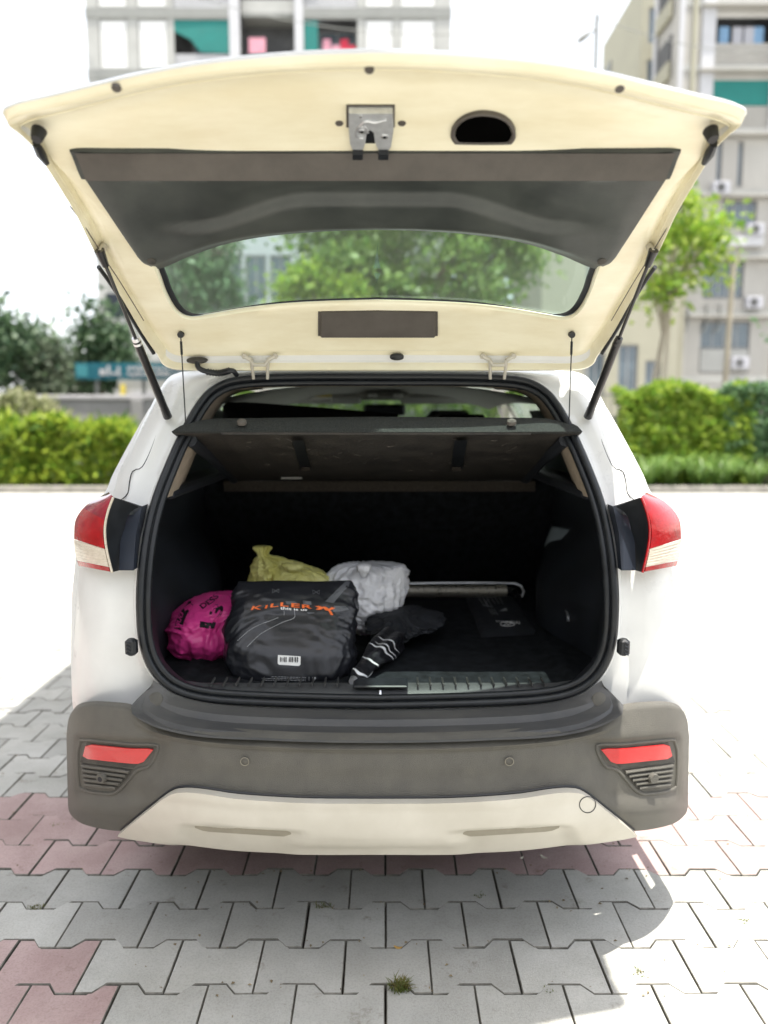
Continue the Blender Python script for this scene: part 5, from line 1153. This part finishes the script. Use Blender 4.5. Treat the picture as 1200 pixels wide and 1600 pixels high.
# ------------------------------------------------------------------ things in the boot
class Bag:
    """closed soft bag: stack of superellipse sections, each given by the pixels of its left and right edge"""
    def __init__(s, rows, n=150, e=2.4, nr=96, amp=.006, ns=14, seed=0, pleat=None, crease=.004, calm=0.):
        R_ = cr(rows, nr); s.sec = []; s.n = n; s.e = e
        for py, l, r, yc, hd in R_:
            a, b = at(l, py, yc - hd * .5), at(r, py, yc - hd * .5); z = at((l + r) / 2, py, yc - hd).z
            s.sec.append((py, (a.x + b.x) / 2, (b.x - a.x) / 2, yc, max(.002, hd), z))
        s.rows = []
        for k, (py, xc, hw, yc, hd, z) in enumerate(s.sec):
            row = []
            for i in range(n):
                th = 2 * math.pi * i / n; c, sn = math.cos(th), math.sin(th)
                x = xc + hw * math.copysign(abs(c) ** (2 / e), c); y = yc + hd * math.copysign(abs(sn) ** (2 / e), sn)
                p_ = Vector((x, y, z)); nn = Vector((c / max(hw, .01), sn / max(hd, .01), 0)); nn.normalize()
                q_ = p_ * ns + Vector((seed, 0, 0)); q_ = q_ + Vector((noise.noise(q_ * .7), noise.noise(q_ * .7 + Vector((9, 0, 0))), noise.noise(q_ * .7 + Vector((0, 9, 0))))) * .8
                d = amp * noise.noise(q_) + crease * (1 - 3.2 * abs(noise.noise(q_ * 1.9))) + crease * .6 * (1 - 3.2 * abs(noise.noise(q_ * 4.1 + Vector((3, 3, 3))))) + crease * .3 * (1 - 3 * abs(noise.noise(q_ * 8.7)))
                d *= (1 - calm) + calm * max(abs(c) ** 4, (k / (nr - 1)) ** 7)
                if pleat: d += pleat(k / (nr - 1), th) 
                d *= min(1, hd / .03)
                row.append(p_ + nn * d + Vector((0, 0, .4 * amp * noise.noise(q_ * 1.3 + Vector((5, 5, 5))))))
            s.rows.append(row)
    def build(s, name, m, parent=None):
        return mk(name, MB().loft(s.rows, closed=True, cap=True), M[m], parent, smooth=True, ang=80)
    def front(s, px, py, off=.0015):
        pys = [q[0] for q in s.sec]; k = int(np.searchsorted(pys, py)); k = min(max(k, 1), len(pys) - 1); t = (py - pys[k - 1]) / (pys[k] - pys[k - 1])
        best = None
        h = s.n // 2
        # scan the front half of both rows for the vertex pair bracketing px
        def rowpt(row):
            F = row[h:] + [row[0]]; P = []
            for p_ in F:
                fw = p_.y * CP - (p_.z - H) * SP; P.append(600 + p_.x / fw * 1200)
            bst = None
            for j in range(len(F) - 1):
                if (P[j] - px) * (P[j + 1] - px) <= 0 and P[j] != P[j + 1]:
                    q_ = F[j].lerp(F[j + 1], (px - P[j]) / (P[j + 1] - P[j]))
                    if bst is None or q_.y < bst.y: bst = q_
            return bst if bst is not None else (F[0] if px < P[0] else F[-1])
        p_ = rowpt(s.rows[k - 1]).lerp(rowpt(s.rows[k]), t)
        return p_ + Vector((0, -off, off * .3))
def textmesh(txt, bold=False, shear=0.):
    cu = bpy.data.curves.new('lettering_curve', 'FONT'); cu.body = txt; cu.size = 1; cu.resolution_u = 3; cu.shear = shear
    if bold: cu.offset = .022
    ob = bpy.data.objects.new('lettering_curve', cu); COL.objects.link(ob); dg = bpy.context.evaluated_depsgraph_get(); me = ob.evaluated_get(dg).to_mesh()
    V = [tuple(v.co) for v in me.vertices]; F = [tuple(p_.vertices) for p_ in me.polygons]
    ob.evaluated_get(dg).to_mesh_clear(); bpy.data.objects.remove(ob); bpy.data.curves.remove(cu)
    xs = [v[0] for v in V]; ys = [v[1] for v in V]; x0, x1, y0, y1 = min(xs), max(xs), min(ys), max(ys)
    return [((v[0] - x0) / (x1 - x0), (v[1] - y0) / (y1 - y0)) for v in V], F
def print_on(f, txt, o, ux, uy, m, name, parent, bold=False, shear=0., off=.0015):
    """text box with origin pixel o, width vector ux, height vector uy (pixels), laid on surface f(px,py,off)"""
    V, F = textmesh(txt, bold, shear); mk(name, MB().add([f(o[0] + ux[0] * a + uy[0] * b, o[1] + ux[1] * a + uy[1] * b, off) for a, b in V], F), M[m], parent)
def poly_on(f, pts, m, name, parent, off=.0012, sub=6):
    L = lin(pts + [pts[0]], len(pts) * sub)[:-1]; c = (sum(p_[0] for p_ in pts) / len(pts), sum(p_[1] for p_ in pts) / len(pts)); n = len(L)
    V = [f(x, y, off) for x, y in L] + [f((x + c[0]) / 2, (y + c[1]) / 2, off) for x, y in L] + [f(c[0], c[1], off)]
    mk(name, MB().add(V, [(i, (i + 1) % n, n + (i + 1) % n, n + i) for i in range(n)] + [(n + i, n + (i + 1) % n, 2 * n) for i in range(n)]), M[m], parent)
def line_on(f, pts, r, m, name, parent, n=24): mk(name, MB().tube([f(x, y, .001) for x, y in cr(pts, n)], r, 5), M[m], parent)
M['blackbag'] = mat('black_film', (.016, .017, .021), .30, coat=.0, spec=.5, var=.25, vscale=7, bump=.12, bscale=22)
M['pinkbag'] = mat('magenta_film', (.85, .06, .33), .38, var=.12, vscale=8, bump=.2, bscale=30, coat=.1)
M['yelbag'] = mat('yellow_green_film', (.66, .63, .17), .45, col2=(.80, .77, .32), vscale=12, bump=.3, bscale=40)
M['whitebag'] = mat('white_film', (.86, .87, .90), .36, var=.04, vscale=10, bump=.3, bscale=36)
# black carrier bag
bag = thing('carrier_bag', (-.27, 2.32, ZF), 'large black plastic carrier bag with orange lettering in the boot', 'bag')
kb_ = Bag([(909, 372, 548, 2.415, .004), (913, 371, 549, 2.41, .012), (925, 367, 550, 2.405, .035), (945, 362, 551, 2.40, .065), (970, 358, 552, 2.39, .09), (995, 354, 552, 2.38, .11), (1020, 353, 552, 2.365, .125), (1040, 354, 552, 2.355, .130), (1055, 359, 550, 2.345, .128), (1063, 364, 547, 2.34, .120), (1067, 372, 542, 2.34, .105), (1068.5, 390, 525, 2.35, .06)], e=3.4, amp=.016, ns=6, seed=2, crease=.0065, calm=.5)
kb_.build('bag_body', 'blackbag', bag)
f = kb_.front
for i, (ch, o, ux, uy) in enumerate((('K', (392, 953), (16, -1.5), (3, -6)), ('I', (413.5, 950.5), (3.5, -.5), (2, -5)), ('L', (422, 949), (13, -.6), (1.5, -5.5)), ('L', (438, 948), (13, 0), (.6, -5.5)), ('E', (455, 948.5), (13.5, .2), (.3, -5.6)), ('R', (472, 949), (16, .8), (-.2, -5.6)))):
    print_on(f, ch, o, ux, uy, 'orange', 'lettering', bag, bold=True)
for pts in ([(492, 945), (499, 945), (507, 948), (500, 951.5), (493, 951), (499, 948)], [(504, 946), (509, 946.5), (514, 950), (518, 947), (524, 948.5), (520, 951), (516, 951.5), (521, 960), (517, 960.5), (513, 953), (508, 952)]): poly_on(f, pts, 'orange', 'emblem', bag)
print_on(f, 'this is us', (438, 952.5), (42, 1), (0, -4), 'wprint', 'lettering', bag, bold=True)
line_on(f, [(371, 1002), (390, 985), (410, 974), (435, 965)], .0008, 'gprint', 'printed_line', bag); line_on(f, [(386, 1012), (405, 993), (425, 980), (445, 971), (460, 965), (460, 954)], .0008, 'gprint', 'printed_line', bag); line_on(f, [(444, 954), (444, 962)], .0006, 'gprint', 'printed_line', bag, 5)
M['greyprint'] = mat('dark_grey_print', (.10, .105, .115), .4, var=.1, vscale=20)
for pts in ([(508, 938), (541, 909), (547, 910), (545, 917), (521, 941)], [(473, 938), (486, 938), (487, 944), (474, 944)], [(446, 941), (460, 940), (468, 944), (448, 945)], [(479, 955), (492, 956), (491, 957.5), (482, 959)], [(522, 945), (540, 947), (546, 954), (520, 955)]): poly_on(f, pts, 'greyprint', 'printed_shape', bag)
for x in (431, 494):
    for a, b in (((x - 5, 921), (x + 5, 927)), ((x - 5, 927), (x + 5, 921)), ((x - 5, 921), (x - 5, 927)), ((x + 5, 921), (x + 5, 927))): line_on(f, [a, b], .0007, 'greyprint', 'stitch', bag, 4)
poly_on(f, [(434.5, 1023), (470, 1024.5), (469.5, 1040), (434, 1038.5)], 'paper', 'barcode_label', bag, off=.0025)
x = 438.0
while x < 467:
    w = random.choice((.5, .8, 1.3, 1.8)); 
    if not 447.5 < x < 451: poly_on(f, [(x, 1025), (x + w, 1025), (x + w, 1035), (x, 1035)], 'bprint', 'bar', bag, off=.0042, sub=2)
    x += w + random.choice((.7, 1.0, 1.4))
for k, (a, b) in enumerate(((424, 478), (409, 478), (411, 478))):
    x = a
    while x < b:
        w = random.uniform(2, 6); line_on(f, [(x, 1058 + k * 2.5), (min(b, x + w), 1058 + k * 2.5)], .0007, 'gprint', 'small_print', bag, 3); x += w + 1
line_on(f, [(483, 1056.5), (483, 1062)], .0006, 'gprint', 'small_print', bag, 3)
poly_on(f, [(488, 1057), (494, 1057), (493.5, 1060), (491, 1062.5), (488.5, 1060)], 'gprint', 'printed_mark', bag, sub=3)
# magenta bag
pb = thing('plastic_bag', (-.50, 2.5, ZF), 'magenta plastic mailing bag with black lettering against the left side of the boot', 'bag')
pk = Bag([(927, 343, 358, 2.60, .02), (933, 325, 362, 2.58, .05), (945, 303, 366, 2.55, .08), (960, 286, 368, 2.53, .10), (978, 268, 369, 2.51, .12), (995, 257, 369, 2.52, .14), (1010, 257, 368, 2.51, .135), (1022, 261, 364, 2.51, .125), (1030, 270, 358, 2.52, .11), (1034, 290, 352, 2.53, .085), (1036, 310, 345, 2.54, .05)], e=2.7, amp=.020, ns=7, seed=9, crease=.008, calm=.15)
pk.build('bag_body', 'pinkbag', pb); f = pk.front
print_on(f, '1', (332, 986), (-3.5, -24), (-17, -5), 'bprint', 'lettering', pb, bold=True) if False else None
poly_on(f, [(313, 972), (338, 977), (335, 987), (312, 981)], 'bprint', 'lettering', pb)
print_on(f, '3', (343, 968), (9, -20), (-17, -8), 'bprint', 'lettering', pb, bold=True)
print_on(f, 'DESS', (317, 952), (26, -20), (-6, -6), 'bprint', 'lettering', pb, bold=True)
poly_on(f, [(272, 986), (284, 986), (288, 968), (294, 957), (303, 946), (297, 944), (283, 958), (275, 973)], 'bprint', 'printed_band', pb)
print_on(f, '.ЯU', (276, 984), (9, -24), (6, 3.5), 'pinkbag', 'lettering', pb, bold=True, off=.0035) if False else print_on(f, 'DUR.', (287, 960), (-8, 24), (-5.5, -2), 'pinkbag', 'lettering', pb, bold=True, off=.0035)
print_on(f, 'PRO', (354, 981), (7, -12), (-4, -3), 'bprint', 'lettering', pb, bold=True)
# yellow and white knotted bags
def knot_pleat(a, n, k0): return lambda t, th: a * math.sin(n * th + 3 * math.sin(th * 2)) * math.exp(-t / k0)
yb = thing('knotted_bag', (-.33, 2.75, ZF), 'yellow green knotted plastic bag behind the black carrier bag', 'bag')
yk = Bag([(853, 401, 405, 2.74, .004), (856, 397, 424, 2.74, .018), (862, 400, 421, 2.74, .015), (868, 403, 420, 2.74, .015), (875, 402, 438, 2.745, .03), (884, 398, 462, 2.75, .05), (895, 394, 488, 2.75, .075), (906, 391, 508, 2.75, .09), (920, 388, 516, 2.75, .10), (950, 386, 518, 2.75, .11), (985, 388, 516, 2.75, .11), (993, 400, 500, 2.75, .08)], e=2.1, amp=.008, ns=12, seed=4, pleat=knot_pleat(.010, 17, .6), crease=.008)
yk.build('bag_body', 'yelbag', yb)
kn = Bag([(880, 446, 450, 2.68, .005), (883, 440, 470, 2.675, .015), (888, 442, 474, 2.67, .018), (893, 446, 466, 2.67, .012), (897, 452, 458, 2.68, .004)], e=2, nr=16, n=30, amp=.006, ns=30, seed=6, pleat=lambda t, th: .004 * math.sin(9 * th)); kn.build('knot', 'yelbag', yb)
wb = thing('knotted_bag', (-.07, 2.75, ZF), 'white knotted plastic bag leaning on the black carrier bag', 'bag')
wk = Bag([(880, 560, 575, 2.78, .01), (884, 545, 604, 2.78, .04), (888, 532, 626, 2.775, .06), (897, 520, 631, 2.77, .085), (910, 512, 633, 2.765, .11), (930, 512, 633, 2.76, .13), (950, 520, 629, 2.755, .13), (968, 532, 618, 2.755, .12), (982, 545, 602, 2.755, .10), (991, 555, 588, 2.76, .07), (994, 562, 580, 2.77, .03)], e=2.0, amp=.004, ns=9, seed=3, pleat=knot_pleat(.015, 23, .55), crease=.009)
wk.build('bag_body', 'whitebag', wb)
k2 = Bag([(880, 566, 570, 2.66, .004), (885, 558, 580, 2.655, .02), (893, 560, 577, 2.65, .018), (902, 566, 571, 2.655, .006)], e=2, nr=14, n=26, amp=.006, ns=30, seed=8, pleat=lambda t, th: .003 * math.sin(7 * th)); k2.build('knot', 'whitebag', wb)
mk('loose_corner', MB().add([at(604, 893, 2.70), at(627, 886, 2.70), at(633, 905, 2.70), at(630, 925, 2.69), at(612, 910, 2.67)], [(0, 4, 1), (1, 4, 2), (2, 4, 3)]), M['whitebag'], wb)
# umbrella
M['umb'] = mat('black_umbrella_cloth', (.012, .012, .015), .38, var=.3, vscale=30, bump=.4, bscale=50)
um = thing('folded_umbrella', (-.06, 2.3, ZF), 'folded black umbrella with white curved stripes beside the black carrier bag', 'umbrella')
ax0 = atz(553, 1062, ZF + .024); ax1 = atz(612, 1000, ZF + .048); rows_ = []
for k in range(26):
    t = k / 25; c = ax0.lerp(ax1, t); r_ = (.012 + .014 * sstep(0, .12, t)) if t < .3 else .026 + .022 * sstep(.3, .75, t); row = []
    d = (ax1 - ax0).normalized(); sx_ = d.cross(Vector((0, 0, 1))).normalized(); uz = sx_.cross(d)
    for i in range(32):
        th = 2 * math.pi * i / 32; rr_ = r_ * (1 + .16 * math.sin(5 * th + 5 * t) * sstep(.2, .5, t)); row.append(c + sx_ * rr_ * math.cos(th) + uz * rr_ * .85 * math.sin(th))
    rows_.append(row)
mk('canopy_cloth', MB().loft(rows_, closed=True, cap=True), M['umb'], um, smooth=True)
def umf(t, th, off=.0012): 
    k = min(24, int(t * 25)); fr2 = t * 25 - k; i = (th / (2 * math.pi) * 32) % 32; j = int(i); v = i - j
    p_ = rows_[k][j].lerp(rows_[k][(j + 1) % 32], v).lerp(rows_[k + 1][j].lerp(rows_[k + 1][(j + 1) % 32], v), fr2); c = ax0.lerp(ax1, t); return p_ + (p_ - c).normalized() * off
M['silver'] = mat('silver_print', (.70, .71, .72), .35, var=.05, vscale=30)
for t0, w0, a0, a1 in ((.36, .008, 2.4, 5.6), (.60, .007, 2.6, 5.4), (.66, .004, 2.6, 5.0), (.76, .006, 2.8, 5.0), (.10, .007, 2.0, 6.0)):
    A = np.linspace(a0, a1, 20) + math.pi; w_ = [w0 * math.sin(math.pi * (i + .8) / 21.6) * 2.2 for i in range(20)]
    mk('stripe', MB().loft([[umf(min(.99, t0 + .05 * math.sin(a * 1.5) - w_[i]), a) for i, a in enumerate(A)], [umf(min(.995, t0 + .05 * math.sin(a * 1.5) + w_[i]), a) for i, a in enumerate(A)]]), M['silver'], um)
mk('tip_cap', MB().tube([ax0 + (ax0 - ax1).normalized() * .016, ax0], [.010, .013], 12), M['metal'], um, smooth=True)
mk('wrist_strap', MB().tube(cr([atz(560, 1063, ZF + .006), atz(572, 1052, ZF + .006), atz(582, 1040, ZF + .006), atz(580, 1052, ZF + .005), atz(568, 1062, ZF + .005)], 16), .003, 6), M['silver'], um, smooth=True)
# dark cloth bundle
db = thing('cloth_bundle', (.0, 2.6, ZF), 'crumpled dark cloth bundle beside the folded umbrella', 'cloth')
M['dkcloth'] = mat('dark_slate_cloth', (.016, .018, .023), .7, var=.3, vscale=20, bump=.5, bscale=30)
dk = Bag([(953, 606, 640, 2.68, .03), (960, 594, 662, 2.66, .06), (970, 586, 680, 2.63, .085), (982, 584, 682, 2.60, .10), (993, 586, 662, 2.57, .10), (1002, 590, 640, 2.545, .09), (1010, 592, 622, 2.53, .07), (1016, 596, 612, 2.52, .03)], e=2, amp=.03, ns=11, seed=14, crease=.013); dk.build('cloth', 'dkcloth', db)
# steel tube with hooked rod
tb = thing('steel_tube', (.2, 3.28, ZF), 'pitted shiny steel tube lying across the back of the boot floor', 'tube')
a_, b_ = at(560, 923, 3.28), at(791, 919.5, 3.28); zc = ZF + .031
L = [Vector((a_.x, 3.28, zc)), Vector((b_.x, 3.28, zc))]; mk('tube_body', MB().tube([L[0].lerp(L[1], t) for t in np.linspace(0, 1, 12)], .0295, 24), M['rust'], tb, smooth=True, ang=50)
M['pit'] = mat('rust_pit', (.05, .03, .015), .9, var=.3, vscale=90)
pm = MB()
for i in range(70):
    x = random.uniform(a_.x + .25, b_.x - .005); th = random.uniform(-.3, 2.6); th = th; n_ = Vector((0, -math.cos(th - .3), math.sin(th - .3))); pm.disc(Vector((x, 3.28, zc)) + n_ * .0287, n_, random.uniform(.001, .0035), .0012, 7)
mk('rust_pits', pm, M['pit'], tb, kind='stuff')
mk('rod', MB().tube(cr([Vector((a_.x, 3.255, zc + .034)), Vector((.3, 3.255, zc + .040)), Vector((b_.x, 3.25, zc + .040)), Vector((b_.x + .05, 3.24, zc + .034)), Vector((b_.x + .068, 3.235, zc + .010)), Vector((b_.x + .058, 3.23, zc - .015))], 30), .006, 8), M['metal'], tb, smooth=True)
mk('end_fitting', MB().tube([Vector((b_.x, 3.28, zc)), Vector((b_.x + .035, 3.275, zc - .005)), Vector((b_.x + .04, 3.20, zc - .008))], [.02, .017, .013], 10), M['strut'], tb, smooth=True)
# tool pouch
pc = thing('tool_pouch', (.5, 3.1, ZF), 'flat black tool pouch with white print on the right of the boot floor', 'pouch')
PT = [atz(x, y, ZF + .012) for x, y in ((727, 930), (800, 928), (848, 985), (752, 992))]
def pf(px, py, off=.001): p_ = atz(px, py, ZF + .018); return p_ + Vector((0, 0, .004 * noise.noise((p_.x * 16, p_.y * 16, 3)) + off * .6))
rows_ = []
for v in np.linspace(0, 1, 16):
    l = (727 + 25 * v, 929 + 61 * v); r_ = (801 + 44 * v, 927 + 58 * v); row = []
    for u_ in np.linspace(0, 1, 18):
        p_ = pf(l[0] + (r_[0] - l[0]) * u_ + 2 * noise.noise((u_ * 3, v * 3, 0)), l[1] + (r_[1] - l[1]) * u_, 0); e_ = min(u_, 1 - u_, v * 1.3, (1 - v) * 1.3)
        p_.z = ZF + .003 + (p_.z - ZF - .003) * min(1, e_ * 9) ** .5; row.append(p_)
    rows_.append(row)
mk('pouch_body', MB().loft(rows_, flip=True), M['dkcloth'], pc, smooth=True)
print_on(pf, 'HYUNDAI', (812, 972), (-35, -3), (1, 4.2), 'wprint', 'lettering', pc, bold=True) if False else print_on(pf, 'HYUNDAI', (776, 973), (37, 2), (-1.5, -4.2), 'wprint', 'lettering', pc, bold=True)
el = [(793 + 11 * math.cos(t), 975.5 + 3.6 * math.sin(t)) for t in np.linspace(0, 6.28, 25)]
mk('printed_oval', MB().tube([pf(x, y, .003) for x, y in el[:-1]], .0016, 5, closed=True), M['wprint'], pc)
line_on(pf, [(787, 977), (792, 975), (794, 976), (799, 974)], .002, 'wprint', 'printed_mark', pc, 8)
poly_on(pf, [(780, 955), (791, 950), (793, 955)], 'gprint', 'printed_triangle', pc, off=.004)
for k in range(3): line_on(pf, [(764 + k * 4, 952 + k * .0), (770 + k * 4, 961)], .0009, 'gprint', 'small_print', pc, 4)
for k in range(6): line_on(pf, [(746 + k * 6.5, 931), (755 + k * 6.2, 944 + (k == 2) * 2)], .0009, 'gprint', 'small_print', pc, 4)
for a, b in (((754, 946), (770, 948)), ((756, 937), (763, 948)), ((763, 937), (758, 944))): line_on(pf, [a, b], .0012, 'gprint', 'printed_mark', pc, 4)
